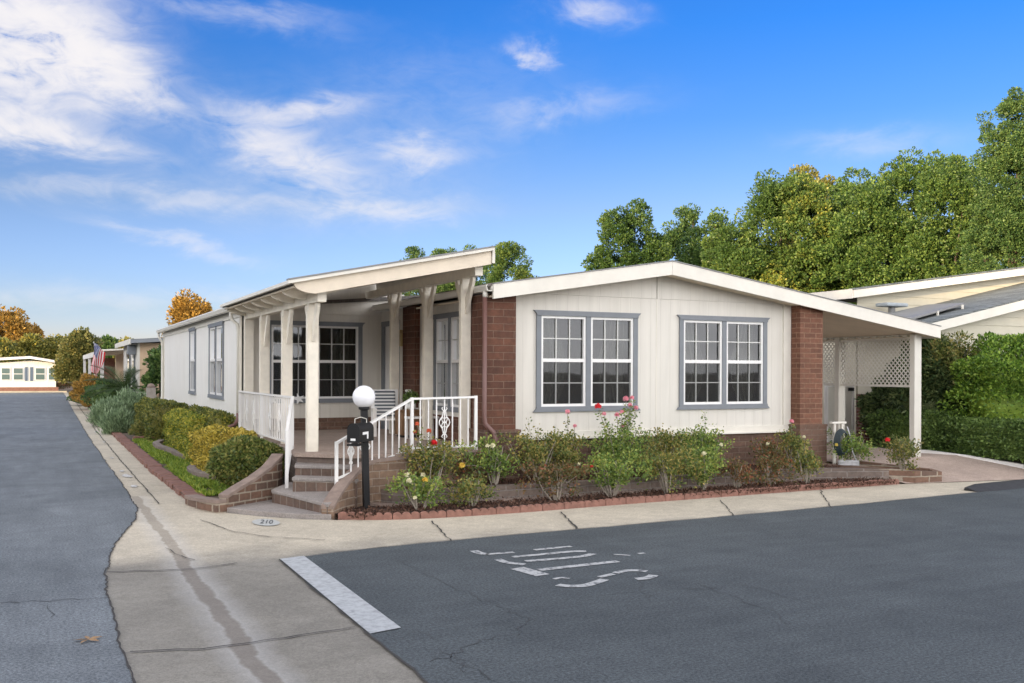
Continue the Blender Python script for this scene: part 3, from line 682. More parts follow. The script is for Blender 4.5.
# front fascia: two boards meeting under the ridge
def board(p0, p1, h, y0, y1):   # sloping board in xz, top edge p0-p1
    return [(p0[0], p0[1]), (p1[0], p1[1]), (p1[0], p1[1] - h), (p0[0], p0[1] - h)]
b = MB(); b.prism_y(board((6.20, 3.275), (9.497, 3.795), .225, 0, 0), 13.48, 13.528); b.prism_y(board((9.503, 3.795), (15.86, 2.845), .225, 0, 0), 13.48, 13.528)
b.box(15.842, 13.53, 2.62, 15.89, 16.9, 2.84); b.build('fascia', M['trim'], house)
b = MB(); b.prism_y([(6.2, 3.278), (9.5, 3.798), (15.87, 2.848), (15.87, 2.862), (9.5, 3.815), (6.2, 3.292)], 13.465, 13.54); b.build('drip_edge', M['solar'], house)
# porch rake board with a scrolled tail, top moulding, and the cap at the high end
tail = [(3.10, 3.165), (6.19, 3.795), (6.19, 3.585), (3.46, 3.03)] + [(3.46 - .30 * math.sin(t * math.pi / 12), 3.03 + .125 * (1 - math.cos(t * math.pi / 12)) * 1.0) for t in range(1, 7)]
b = MB().prism_y(tail, 13.55, 13.598); b.build('rake_board', M['porchshade'], house)
b = MB(); b.prism_y([(3.06, 3.150), (6.205, 3.792), (6.205, 3.838), (3.06, 3.196)], 13.47, 13.57); b.box(6.20, 13.53, 3.60, 6.245, 19.3, 3.84); b.build('rake_moulding', M['trim'], house)
MB().prism_y([(3.06, 3.199), (6.21, 3.841), (6.21, 3.862), (3.06, 3.220)], 13.455, 13.60).build('drip_edge', M['solar'], house)
b = MB()
for k in range(7):
    y = 14.35 + k * .80
    rf = [(3.14, 3.12), (4.2, 3.335), (4.2, 3.20), (3.52, 3.0)] + [(3.52 - .34 * math.sin(t * math.pi / 12), 3.0 + .12 * (1 - math.cos(t * math.pi / 12))) for t in range(1, 7)]
    MB().prism_y(rf, y, y + .075).build('rafter_tail', M['porchpaint'], house)
# posts, beams and braces
for row, (x, ztop) in enumerate(((3.60, 2.93), (6.06, 3.42))):
    b = MB(); b.box(x - .065, 13.72, ztop, x + .065, BY - .01, ztop + .14); b.build('porch_beam', M['porchpaint'], house)
    for k, y in enumerate((14.27, 15.94, 17.72)):
        b = MB(); b.box(x - .07, y - .055, .74, x + .07, y + .055, ztop - .002); b.box(x - .086, y - .043, .74, x - .0705, y + .043, ztop - .1); b.box(x + .0705, y - .043, .74, x + .086, y + .043, ztop - .1)
        p = b.build('porch_post', M['porchpaint'], house)
        for s_ in (-1, 1):
            q = MB(); yy = y + s_ * .056
            prof = [(yy, ztop - .56), (yy + s_ * .03, ztop - .56), (yy + s_ * .12, ztop - .40), (yy + s_ * .31, ztop - .06), (yy + s_ * .31, ztop - .003), (yy + s_ * .21, ztop - .003), (yy + s_ * .09, ztop - .22), (yy, ztop - .34)]
            q.prism_x(prof, x - .024, x + .024); q.build('brace', M['porchpaint'], p)
b = MB(); b.box(3.53, BY - .16, .74, 3.70, BY - .03, 3.0); b.build('pilaster', M['porchpaint'], house)
# gutters and downpipes
def gutter(x, y0, y1, z, name='gutter'):
    pr_ = [(x - .09, z), (x - .11, z - .03), (x - .085, z - .10), (x, z - .105), (x, z - .02), (x - .012, z - .02), (x - .012, z - .092), (x - .075, z - .088), (x - .095, z - .03), (x - .08, z)]
    return MB().prism_y(pr_, y0, y1).build(name, M['alu'], house)
gutter(3.37, 19.4, 33.0, 3.215); gutter(6.19, 13.50, 19.25, 3.27)
b = MB(); b.prism_y([(3.07, 3.15), (3.118, 3.15), (3.118, 3.21), (3.07, 3.20)], 13.6, 19.34); b.build('eave_strip', M['trim'], house)
def pipe(pts, m, r=.035, name='downpipe'): return MB().tube(pts, r, 8).build(name, m, house, smooth=True)
pipe([(3.33, 19.55, 3.12), (3.31, 19.55, 3.03), (3.34, 19.55, 2.93), (3.43, 19.5, 2.84), (3.45, 19.5, 2.7), (3.45, 19.5, 1.1)], M['alu'])
pipe([(3.45, 19.5, 1.1), (3.45, 19.5, .98), (3.38, 19.45, .87), (3.25, 19.3, .84)], M['downs'])
pipe([(3.32, 32.9, 3.12), (3.33, 32.9, 3.0), (3.42, 32.9, 2.85), (3.44, 32.9, 2.7), (3.44, 32.9, 1.1), (3.40, 32.85, .95), (3.25, 32.75, .88)], M['alu'])
pipe([(6.13, 13.64, 3.17), (6.13, 13.64, 3.08)], M['alu'], .042, 'pipe_outlet'); pipe([(6.12, 13.63, 3.08), (6.12, 13.63, 1.25), (6.13, 13.62, 1.13), (6.24, 13.55, 1.0), (6.27, 13.53, .88), (6.27, 13.52, .45)], M['downs'], .038)
# carport posts and lattice
for y, w in ((13.78, .09), (15.8, .075)):
    b = MB(); b.box(15.42, y - .06, .27, 15.56, y + .06, ceilz(15.5) - .033); b.box(15.57, y - .03, .27, 15.64, y + .03, ceilz(15.6) - .033); b.build('carport_post', M['alu'], house)
b = MB(); z0, z1, y0, y1 = 1.68, 2.60, 13.86, 16.8
b.box(15.475, y0, z0 - .03, 15.515, y1, z0 + .015); b.box(15.475, y0, z1, 15.515, y1, z1 + .04)
s_ = .105; H = z1 - z0
for k in range(-int(H / s_) - 1, int((y1 - y0) / s_) + 1):
    for dr in (1, -1):
        # slat from (ya,z0) to (ya+H,z1), clipped to the panel
        ya = y0 + k * s_; yb = ya + H
        ta = max(0, (y0 - ya) / H); tb = min(1, (y1 - ya) / H)
        if tb - ta < .02: continue
        za, zb = z0 + ta * H, z0 + tb * H
        if dr < 0: za, zb = z1 - ta * H, z1 - tb * H
        xx = 15.488 if dr > 0 else 15.500
        b.bar((xx, ya + ta * H, za), (xx, ya + tb * H, zb), .024, .006, up=(1, 0, 0))
b.build('lattice_panel', M['alu'], house)
# lantern beside the door
l = MB(); l.box(RX - .09, 17.93, 2.42, RX, 18.05, 2.66); l.prism_x([(17.90, 2.66), (18.08, 2.66), (17.99, 2.74)], RX - .11, RX); l.build('porch_lantern', plain('aged brass', (.55, .42, .2), .4, .1), house)
# star ornaments on the porch window
for (u, v) in ((299, 399), (272, 400)):
    c_ = GY(u, v, BY - .10); pts = []
    for k in range(10):
        r_ = .12 if k % 2 == 0 else .045; a_ = math.pi / 2 + k * math.pi / 5 + .3; pts.append((c_.x + r_ * math.cos(a_), c_.z + r_ * math.sin(a_)))
    o = MB().prism_y(pts, c_.y, c_.y + .03).build('star_ornament', M['white'])
    tag(o, 'white star ornament on the porch window ' + ('just left of the corner post' if u > 290 else 'between the two farther left posts'), 'ornament', 'star ornaments on the porch window')
# --- porch slab
b = MB(); FZ = .74
floor = [(3.40, 19.4), (3.40, 14.85), (3.30, 14.10), (3.92, 13.52), (4.28, 13.42), (4.7, 13.36), (5.98, 13.52), (6.16, 13.62), (6.30, 14.7), (6.30, 19.4)]
b.prism_z(floor, .685, FZ); b.build('porch_floor', M['floor'], house)
b = MB(); ins = [(3.43, 19.38), (3.43, 14.85), (3.36, 14.15), (3.92, 13.58), (4.28, 13.46), (4.7, 13.40), (5.96, 13.56), (6.14, 13.66), (6.28, 14.7), (6.28, 19.38)]
b.prism_z(ins, -.02, .683); b.build('porch_base', M['blockgrey'], house)

# ================================================================== STEPS AND RETAINING WALLS
steps = thing('porch_steps', 'grey concrete steps with brick risers rising diagonally from the pavement to the porch', 'steps', (3.3, 13.2, 0))
def stepf(name_top, front_l, front_r, z, back_l, back_r, th=.045, low=None):
    # tread with per-corner heights; riser below
    z4 = z if isinstance(z, tuple) else (z,) * 4
    P = [Vector((*front_l, z4[0])), Vector((*front_r, z4[1])), Vector((*back_r, z4[2])), Vector((*back_l, z4[3]))]
    b = MB(); b.add([tuple(p) for p in P] + [(p.x, p.y, p.z - th) for p in P], [(0, 1, 2, 3), (7, 6, 5, 4), (0, 4, 5, 1), (1, 5, 6, 2), (2, 6, 7, 3), (3, 7, 4, 0)]); b.build('tread', M['tread'], steps, bevel=.008)
    b = MB(); cx = sum(p.x for p in P) / 4; cy = sum(p.y for p in P) / 4
    Q = [Vector((cx + (p.x - cx) * .975, cy + (p.y - cy) * .975, p.z - th - .001)) for p in P]
    b.add([tuple(p) for p in Q] + [(p.x, p.y, low if low is not None else -.02) for p in Q], [(0, 1, 2, 3), (7, 6, 5, 4), (0, 4, 5, 1), (1, 5, 6, 2), (2, 6, 7, 3), (3, 7, 4, 0)]); b.build('riser', M['riser'], steps)
stepf('a', (3.24, 13.84), (4.05, 13.20), .59, (3.34, 14.2), (4.2, 13.50))
stepf('b', (3.14, 13.56), (3.90, 12.95), .445, (3.30, 13.95), (4.1, 13.34))
stepf('c', (2.93, 13.93), (3.36, 12.47), (.245, .195, .30, .30), (3.28, 14.3), (3.95, 13.1))
b = MB(); pad = [(2.27, 13.66), (2.62, 13.15), (3.03, 12.70), (3.40, 12.44), (3.5, 12.9), (3.2, 14.3), (3.02, 14.4)]
b.prism_z(pad, -.02, .06); b.build('tread', M['tread'], steps, bevel=.01)
def wallstrip(path, tops, bots, th, m, name, parent, capm=None, caph=.05, capo=.02, side=1):
    # a wall along a plan path, thickness th to the given side, with a sloping cap
    n = len(path); L = []
    for i in range(n):
        a = Vector(path[max(i - 1, 0)]); c = Vector(path[min(i + 1, n - 1)]); d = (c - a).normalized(); L.append(Vector((-d.y, d.x)) * side)
    def ring(o0, o1, tz, bz):
        b = MB(); vs = []
        for i in range(n):
            p = Vector(path[i]); a = p + L[i] * o0; c = p + L[i] * o1
            vs += [(a.x, a.y, bz[i]), (c.x, c.y, bz[i]), (c.x, c.y, tz[i]), (a.x, a.y, tz[i])]
        fs = [(0, 1, 2, 3), tuple((n - 1) * 4 + k for k in (3, 2, 1, 0))]
        for i in range(n - 1):
            for k in range(4): fs.append((i * 4 + k, (i + 1) * 4 + k, (i + 1) * 4 + (k + 1) % 4, i * 4 + (k + 1) % 4))
        b.add(vs, fs); return b
    ring(0, th, [t - (caph + .002 if capm else 0) for t in tops], bots).build(name, m, parent)
    if capm: ring(-capo, th + capo, tops, [t - caph for t in tops]).build('cap', capm, parent)
rw = thing('retaining_wall', 'curved tan block retaining wall rising beside the steps on the mailbox side', 'wall', (3.9, 12.9, 0))
wallstrip([(3.43, 12.46), (3.60, 12.70), (3.74, 12.86), (3.90, 13.00), (4.06, 13.13), (4.24, 13.22), (4.48, 13.25), (4.75, 13.27), (5.3, 13.36), (5.92, 13.47), (6.10, 13.54)],
          [.17, .31, .42, .53, .625, .685, .70, .715, .72, .72, .72], [-.02] * 11, .16, M['block'], 'block_wall', rw, M['capstone'], .045, .012, 1)
lw = thing('retaining_wall', 'rust block retaining wall climbing from the pavement past the round bush to the porch', 'wall', (2.6, 13.9, 0))
wallstrip([(2.02, 14.75), (2.06, 14.45), (2.14, 14.05), (2.28, 13.70)], [.13, .135, .155, .17], [-.02] * 4, .16, M['blockred'], 'block_wall', lw, M['capstone'], .045, .012, -1)
wallstrip([(2.285, 13.69), (2.50, 13.86), (2.75, 14.05), (2.98, 14.22), (3.12, 14.34), (3.22, 14.52)], [.23, .32, .42, .54, .64, .70], [-.02] * 6, .15, M['blockred'], 'block_wall', lw, M['capstone'], .045, .012, 1)
# low block walls of the beds
lo = thing('garden_wall', 'low two course grey block wall holding the raised rose bed along the front of the house', 'wall', (8, 12.9, 0))
wallstrip([(4.26, 13.36), (4.44, 13.05), (4.75, 12.90), (5.8, 12.86), (7.2, 12.86), (8.6, 12.90), (10.5, 12.98), (12.1, 13.02), (13.0, 12.75), (13.9, 12.40)], [.26] * 8 + [.24, .20], [-.02] * 10, .18, M['blockgrey'], 'block_wall', lo)
fo = MB(); 
wallstrip([(4.1, 13.1), (4.4, 12.82), (4.8, 12.72), (7.2, 12.70), (8.7, 12.76), (10.5, 12.84), (12.1, 12.88)], [.085] * 7, [-.02] * 7, .13, M['capstone'], 'footing', lo)
rp = thing('garden_wall', 'low dark brick planter wall at the driveway corner under a small rose', 'wall', (14, 12.5, 0))
wallstrip([(12.5, 13.45), (13.2, 12.80), (13.83, 12.28), (14.42, 12.22), (14.55, 12.55), (14.1, 13.1), (13.7, 13.7)], [.30, .26, .21, .18, .20, .25, .30], [-.02] * 7, .14, M['blockred'], 'block_wall', rp, None, side=1)
sheet('planter_soil', [[(12.6, 13.45), (13.3, 12.85), (13.9, 12.36), (14.4, 12.32), (14.1, 13.0), (13.6, 13.7), (12.8, 13.6)]], .14, M['mulch'])
cw = thing('garden_wall', 'short curved grey block wall under the yellow hedge, nearer the steps', 'wall', (2.4, 17, 0))
wallstrip([(2.52, 18.9), (2.34, 18.3), (2.32, 17.7), (2.42, 17.1), (2.62, 16.7), (2.9, 16.5)], [.2] * 6, [0] * 6, .14, M['blockgrey'], 'block_wall', cw, None, side=1)
cw = thing('garden_wall', 'short curved grey block wall under the square hedge, farther from the steps', 'wall', (2.4, 23, 0))
wallstrip([(2.6, 25.6), (2.38, 24.8), (2.36, 23.8), (2.5, 22.4), (2.6, 20.9), (2.8, 20.2)], [.2] * 6, [0] * 6, .14, M['blockgrey'], 'block_wall', cw, None, side=1)
# kerb-side brick edging: separate bricks laid end to end
eg = None; y = 14.95; i = 0
while y < 32.5:
    L_ = .42; x = 1.93 - .08 * min(1, (y - 14.9) / 4)
    if eg is None:
        b = MB(); b.box(-.12, 0, -.03, .12, L_ - .012, .075); eg = b.build('edging_brick', M['edgestrip'], bevel=.01)
        tag(eg, 'flat red brick in the straight row edging the grass strip along the pavement', 'brick', 'bricks edging the grass strip'); o = eg
    else: o = eg.copy(); C.objects.link(o)
    o.location = (x + .12 + rj.uniform(-.012, .012), y, rj.uniform(-.008, .008)); o.rotation_euler = (rj.uniform(-.01, .01), rj.uniform(-.03, .03), rj.uniform(-.02, .02))
    y += L_; i += 1
b = MB(); b.box(2.15, 27.4, .0, 2.95, 27.6, .17); tag(b.build('timber_edging', M['edgestrip']), 'short brown timber lying across the far end of the grass strip', 'edging')
# scalloped terracotta edging pieces
path = smooth([(3.50, 12.47), (3.9, 12.20), (4.6, 12.03), (5.93, 12.0), (7.3, 12.12), (9.12, 12.2), (11.25, 12.3), (13.65, 12.34)], 2)
cum = [0]
for a, c_ in zip(path[:-1], path[1:]): cum.append(cum[-1] + (Vector(c_) - Vector(a)).length)
def along(s_):
    for i in range(len(path) - 1):
        if s_ <= cum[i + 1]:
            t = (s_ - cum[i]) / (cum[i + 1] - cum[i]); a = Vector(path[i]); c_ = Vector(path[i + 1]); return a.lerp(c_, t), math.atan2((c_ - a).y, (c_ - a).x)
    return Vector(path[-1]), 0
sc_ = None; s_ = 0; Lp = .36
while s_ + Lp < cum[-1]:
    p, an = along(s_ + Lp / 2)
    if sc_ is None:
        prof = [(-Lp / 2 + .004, -.03)]; 
        for k in range(3):
            for t in range(0, 9):
                a_ = math.pi - math.pi * t / 8; prof.append((-Lp / 2 + .06 + k * .12 + .056 * math.cos(a_), .055 + .034 * math.sin(a_)))
        prof.append((Lp / 2 - .004, -.03))
        b = MB(); b.prism_y(prof, -.028, .028); sc_ = b.build('scalloped_edging', M['edge'], bevel=.006)
        tag(sc_, 'scalloped terracotta edging piece in the row along the front of the rose bed', 'edging', 'scalloped edging along the rose bed'); o = sc_
    else: o = sc_.copy(); C.objects.link(o)
    o.location = (p.x, p.y, rj.uniform(-.006, .006)); o.rotation_euler = (0, rj.uniform(-.012, .012), an + rj.uniform(-.02, .02)); s_ += Lp
# white kerb beside the hedge
b = MB(); kp = [(16.25, 14.6, .30), (16.42, 14.3, .30), (16.72, 13.5, .24), (17.0, 12.5, .14), (17.5, 11.4, .03)]
for a, c_ in zip(kp[:-1], kp[1:]): b.bar((a[0], a[1], a[2]), (c_[0], c_[1], c_[2]), .11, .09)
tag(b.build('white_kerb', M['trimw']), 'low white painted kerb between the driveway and the clipped hedge', 'kerb')
# rubber ramp at the driveway mouth
b = MB(); A0 = Vector((13.75, 11.12)); A1 = Vector((16.6, 11.42)); d = (A1 - A0).normalized(); nn = Vector((-d.y, d.x))
prof = [(-.26, .0), (-.20, .015), (.02, .075), (.12, .08), (.16, .0)]; vs = []
for t, e in ((0, .6), (.12, 1), (1, 1)):
    for o_, z_ in prof:
        q = A0.lerp(A1, t) + nn * o_ * e; vs.append((q.x, q.y, z_ * e))
fs = [tuple(range(4, -1, -1)), tuple(10 + k for k in range(5))]
for i in range(2):
    for k in range(5): fs.append((i * 5 + k, i * 5 + (k + 1) % 5, (i + 1) * 5 + (k + 1) % 5, (i + 1) * 5 + k))
b.add(vs, fs); tag(b.build('kerb_ramp', M['rubber'], bevel=.008), 'black rubber kerb ramp lying in the gutter at the driveway mouth', 'ramp')

# ================================================================== RAILINGS, LAMP, MAILBOX, PORCH THINGS
def casting(c, du, parent, h=.36, w=.17):
    c = Vector(c); du = Vector(du).normalized(); dz = Vector((0, 0, 1)); P = lambda a, b: c + du * a + dz * b
    b = MB(); L = []
    for s_ in (1, -1):
        b.tube([P(s_ * w / 2 * x_, h * z_) for x_, z_ in ((.0, -.5), (.28, -.36), (.42, -.22), (.95, -.08), (1.05, 0), (.95, .08), (.42, .22), (.28, .36), (0, .5))], .0095, 6)
        for q in (1, -1):
            b.tube([P(s_ * w * x_, q * h * z_) for x_, z_ in ((.08, .0), (.22, .05), (.28, .13), (.18, .19), (.08, .15))], .008, 5)
            b.tube([P(s_ * w * x_, q * h * z_) for x_, z_ in ((.0, .43), (.16, .46), (.26, .53), (.18, .57))], .008, 5)
    b.tube([P(-w * .2, 0), P(w * .2, 0)], .012, 5)
    return b.build('scroll_casting', M['trimw'], parent)
def railing(root, P0, P1, t0, t1, b0, b1, n, casts=(), posts=(True, True), pb0=None, pb1=None):
    P0 = Vector((*P0, 0)); P1 = Vector((*P1, 0)); d = P1 - P0
    at = lambda t, za, zb: tuple(P0 + d * t + Vector((0, 0, za + (zb - za) * t)))
    MB().bar(at(0, t0, t1), at(1, t0, t1), .045, .03).build('top_rail', M['trimw'], root)
    MB().bar(at(0, b0, b1), at(1, b0, b1), .03, .028).build('bottom_rail', M['trimw'], root)
    for k in range(1, n):
        t = k / n
        MB().bar(at(t, b0, b1), at(t, t0, t1), .016, .016, up=(d.x, d.y, 0)).build('baluster', M['trimw'], root)
    for t in casts: casting(at(t, (t0 + b0) / 2, (t1 + b1) / 2), d, root, min(.40, (t0 - b0) * .6))
    for use, t, zb, zt in ((posts[0], 0, pb0, t0), (posts[1], 1, pb1, t1)):
        if use: q = at(t, 0, 0); MB().box(q[0] - .021, q[1] - .021, zb if zb is not None else .74, q[0] + .021, q[1] + .021, zt + .02).build('newel', M['trimw'], root)
rl = thing('porch_railing', 'white iron railing on the left porch edge, running down the left of the steps', 'railing', (3.41, 16.8, .74))
railing(rl, (3.44, 19.25), (3.44, 17.15), 1.53, 1.53, .82, .82, 16, (.35, .65), (True, True))
railing(rl, (3.44, 17.15), (3.44, 14.84), 1.53, 1.53, .82, .82, 18, (.3, .6, .9), (False, True))
railing(rl, (3.44, 14.84), (3.14, 13.88), 1.53, 1.06, .80, .40, 7, (), (False, True), None, .245)
rr = thing('porch_railing', 'white iron railing with scroll castings between the mailbox post and the drainpipe', 'railing', (4.9, 13.5, .72))
railing(rr, (3.62, 13.0), (4.90, 13.52), .95, 1.53, .46, .80, 11, (.36,), (True, True), .30, .72)
casting((3.62 + 1.28 * .09 * 2.0, 13.0 + .52 * .18, .82), (1.28, .52, 0), rr, .30, .10)
railing(rr, (4.90, 13.52), (5.97, 13.62), 1.53, 1.545, .80, .80, 8, (.5,), (False, True), None, .72)

lp = thing('lamp_post', 'short black square post carrying a white frosted globe lamp beside the steps', 'lamp post', (4.0, 12.86, .04))
MB().bar((4.005, 12.86, .0), (3.965, 12.86, 1.43), .085, .085, up=(0, 1, 0)).build('post', M['black'], lp, bevel=.006)
MB().lathe([(.05, 0), (.075, .015), (.075, .05), (.05, .065)], 3.965, 12.86, 16, 1.40).build('collar', M['black'], lp)
prof = [(.155 * math.sin(math.pi * t / 24), -.155 * math.cos(math.pi * t / 24)) for t in range(1, 24)]
MB().lathe(prof, 3.962, 12.86, 40, 1.585).build('globe', M['globe'], lp, smooth=True)
MB().tube([(3.965, 12.86, .02), (3.965, 12.86, .05)], .08, 12).build('foot', M['black'], lp)
mb_ = thing('mailbox', 'black arched roadside mailbox with open door on the lamp post', 'mailbox', (3.86, 12.66, .99))
an = math.radians(42); nf = Vector((-math.sin(an), -math.cos(an), 0)); sd2 = Vector((math.cos(an), -math.sin(an), 0)); cc = Vector((3.87, 12.70, .985))
def MP(l, s_, z): q = cc + nf * l + sd2 * s_; return (q.x, q.y, q.z + z)
arch = [(-.085, 0), (.085, 0), (.085, .17)] + [(.085 * math.cos(t * math.pi / 12), .17 + .085 * math.sin(t * math.pi / 12)) for t in range(1, 12)] + [(-.085, .17)]
MB().prism(arch, lambda a, b: MP(.22, a, b), lambda a, b: MP(-.24, a, b)).build('body', M['black'], mb_, bevel=.004)
ar2 = [(a * 1.06, b * 1.03 - .003) for a, b in arch]
MB().prism(ar2, lambda a, b: MP(.235, a, b), lambda a, b: MP(.222, a, b)).build('door', M['black'], mb_)
MB().prism([(-.085, -.045), (.085, -.045), (.085, -.02), (-.085, -.02)], lambda a, b: MP(.25, a, b), lambda a, b: MP(.05, a, b)).build('bracket', M['black'], mb_)
MB().prism([(-.035, .025), (.035, .025), (.035, .055), (-.035, .055)], lambda a, b: MP(.239, a, b), lambda a, b: MP(.236, a, b)).build('sticker', M['white'], mb_)
fl = MB(); fl.prism([(-.03, .10), (.13, .10), (.13, .135), (-.03, .135)], lambda a, b: MP(a, .089, b), lambda a, b: MP(a, .095, b)); fl.prism([(-.045, .04), (-.005, .04), (-.005, .136), (-.045, .136)], lambda a, b: MP(a, .0895, b), lambda a, b: MP(a, .0945, b)); fl.build('flag', M['white'], mb_)
MB().tube([MP(.12, -.03, .25), MP(.12, -.03, .31), MP(.0, 0, .33), MP(-.12, .03, .30), MP(-.12, .03, .25)], .006, 6).build('wire_holder', M['alu'], mb_)

# porch furniture
def chair(name, label, x, y, rz, cush):
    t = thing(name, label, 'chair', (x, y, .742)); t.rotation_euler = (0, 0, 0)
    ca, sa = math.cos(rz), math.sin(rz)
    def Q(a, b, c): a, b, c = a * .84, b * .84, c * .86; return (x + a * ca - b * sa, y + a * sa + b * ca, .742 + c)
    for sx_ in (-.27, .27):
        MB().bar(Q(sx_, -.25, 0), Q(sx_, -.25, .56), .05, .05).build('leg', M['trimw'], t)
        MB().bar(Q(sx_, .24, 0), Q(sx_, .36, .98), .05, .05).build('leg', M['trimw'], t)
        MB().bar(Q(sx_, -.29, .575), Q(sx_, .30, .575), .07, .03).build('armrest', M['trimw'], t)
    b = MB(); vs = [Q(a, b_, c) for c in (.34, .38) for a, b_ in ((-.25, -.27), (.25, -.27), (.25, .27), (-.25, .27))]
    b.add(vs, [(0, 3, 2, 1), (4, 5, 6, 7), (0, 1, 5, 4), (1, 2, 6, 5), (2, 3, 7, 6), (3, 0, 4, 7)]); b.build('seat', M['trimw'], t)
    b = MB()
    for k in range(6):
        a0 = -.24 + k * .085; b.bar(Q(a0 + .03, .25, .40), Q(a0 + .03, .345, .93), .05, .015)
    b.bar(Q(-.27, .35, .95), Q(.27, .35, .95), .06, .06); b.build('backrest', M['trimw'], t)
    b = MB(); vs = [Q(a, b_ + (c - .4) * .18, c) for c in (.40, .96) for a, b_ in ((-.23, .14), (.23, .14), (.23, .22), (-.23, .22))]
    b.add(vs, [(0, 3, 2, 1), (4, 5, 6, 7), (0, 1, 5, 4), (1, 2, 6, 5), (2, 3, 7, 6), (3, 0, 4, 7)]); b.build('cushion', cush, t, bevel=.03)
    return t
pc = GZ(383, 438, .74)
chair('porch_chair', 'white slatted porch chair with striped cushion left of the wooden side table', pc.x + .24, pc.y + .55, math.radians(-12), M['stripe'])
pat = plain('patterned grey cushion', (.34, .33, .32), .9, .9, 45, 0)
chair('porch_chair', 'white porch chair with mottled grey cushion, mostly hidden behind the middle porch post', pc.x + 1.0, pc.y + .5, math.radians(12), pat)
tx, ty = pc.x + .55, pc.y + .12
st = thing('side_table', 'brown wooden box table between the two porch chairs', 'table', (tx, ty, .742))
MB().box(tx - .22, ty - .2, .742 + .04, tx + .22, ty + .2, 1.20).build('cabinet', M['wood'], st, bevel=.008); MB().box(tx - .26, ty - .23, 1.202, tx + .26, ty + .23, 1.235).build('tabletop', M['wood'], st, bevel=.006)
MB().box(tx - .19, ty - .17, .742, tx + .19, ty + .17, .781).build('plinth', M['black'], st)
wt_ = thing('bench', 'low white bench in front of the wooden side table on the porch', 'bench', (tx + .02, ty - .55, .742))
MB().box(tx - .26, ty - .70, 1.10, tx + .30, ty - .42, 1.135).build('seat', M['trimw'], wt_, bevel=.005)
for a in (-.22, .26):
    for c_ in (-.67, -.45): MB().box(tx + a - .02, ty + c_ - .02, .742, tx + a + .02, ty + c_ + .02, 1.098).build('leg', M['trimw'], wt_)
pt = thing('potted_plant', 'small bushy green plant in a round white pot on the side table', 'plant', (tx + .02, ty, 1.236))
MB().lathe([(.04, 0), (.075, .01), (.09, .06), (.085, .12), (.07, .135)], tx + .02, ty, 20, 1.236).build('pot', M['white'], pt, smooth=True)
cdl = MB().lathe([(.035, 0), (.04, .02), (.04, .1), (.03, .12)], tx + .19, ty - .05, 14, 1.236).build('glass_jar', M['alu'], None, smooth=True); tag(cdl, 'small pale jar beside the white plant pot on the side table', 'jar')

# hose reel
hp = Vector((13.12, 13.40, 0)); hr = thing('hose_reel', 'white garden hose stand with dark coiled hose beside the right brick pier', 'hose reel', (13.12, 13.4, .2))
b = MB(); b.box(12.99, 13.36, .2, 13.03, 13.40, 1.0); b.box(13.17, 13.36, .2, 13.21, 13.40, 1.0); b.box(12.99, 13.365, .80, 13.21, 13.395, .84); b.build('upright', M['alu'], hr)
MB().box(12.93, 13.34, 1.002, 13.27, 13.43, 1.04).build('top_tray', M['alu'], hr, bevel=.008)
b = MB()
for k in range(5): b.tube([(13.12 + (.16 - k * .012) * math.cos(t * math.pi / 9), 13.33 - .02 * k, .66 + (.24 - k * .012) * math.sin(t * math.pi / 9)) for t in range(19)], .016, 6)
b.build('hose', plain('dark green hose', (.02, .035, .04), .5, .3, 20), hr, smooth=True)
b = MB(); b.tube([(13.24, 13.30, .95), (13.30, 13.28, .75), (13.33, 13.26, .5), (13.42, 13.22, .28), (13.30, 13.1, .22)], .012, 6)
for k in range(4): b.tube([(13.12 + .22 * math.cos(t * math.pi / 9), 13.14 + .12 * math.sin(t * math.pi / 9), .26 + .025 * k) for t in range(19)], .012, 6)
b.build('pale_hose', plain('pale grey hose', (.5, .5, .5), .5, .2, 20), hr, smooth=True)
MB().lathe([(.02, 0), (.035, .01), (.035, .05), (.02, .06)], 12.99, 13.30, 12, .60).build('tap_knob', M['petalyellow'], hr)

# ================================================================== GATES AND THE HOUSE ON THE RIGHT
def gate(x0, x1, label):
    t = thing('vinyl_gate', label, 'gate', ((x0 + x1) / 2, 17.3, .3)); y = 17.3
    MB().box(x0 + .055, y, .36, x1 - .055, y + .03, 1.60).build('panel', M['alu'], t)
    b = MB(); b.box(x0, y - .03, .30, x0 + .052, y + .05, 1.66); b.box(x1 - .052, y - .03, .30, x1, y + .05, 1.66); b.box(x0 + .053, y - .02, 1.60, x1 - .053, y + .045, 1.655); b.box(x0 + .053, y - .02, .31, x1 - .053, y + .045, .36); b.build('frame', M['trimw'], t)
    for z in (.40, 1.5): b = MB(); b.box(x1 - .20, y - .042, z, x1 - .02, y - .031, z + .075); b.build('hinge', M['black'], t)
    return t
gate(15.60, 16.42, 'left white vinyl gate under the carport, half hidden by the brick pier'); gate(16.55, 17.42, 'right white vinyl gate under the carport, next to the red brick wall')
nb = thing('neighbour_house', 'cream lap sided house with two low gables and grey shingle roof beyond the carport', 'house', (22, 17.5, .3))
NY = 17.45
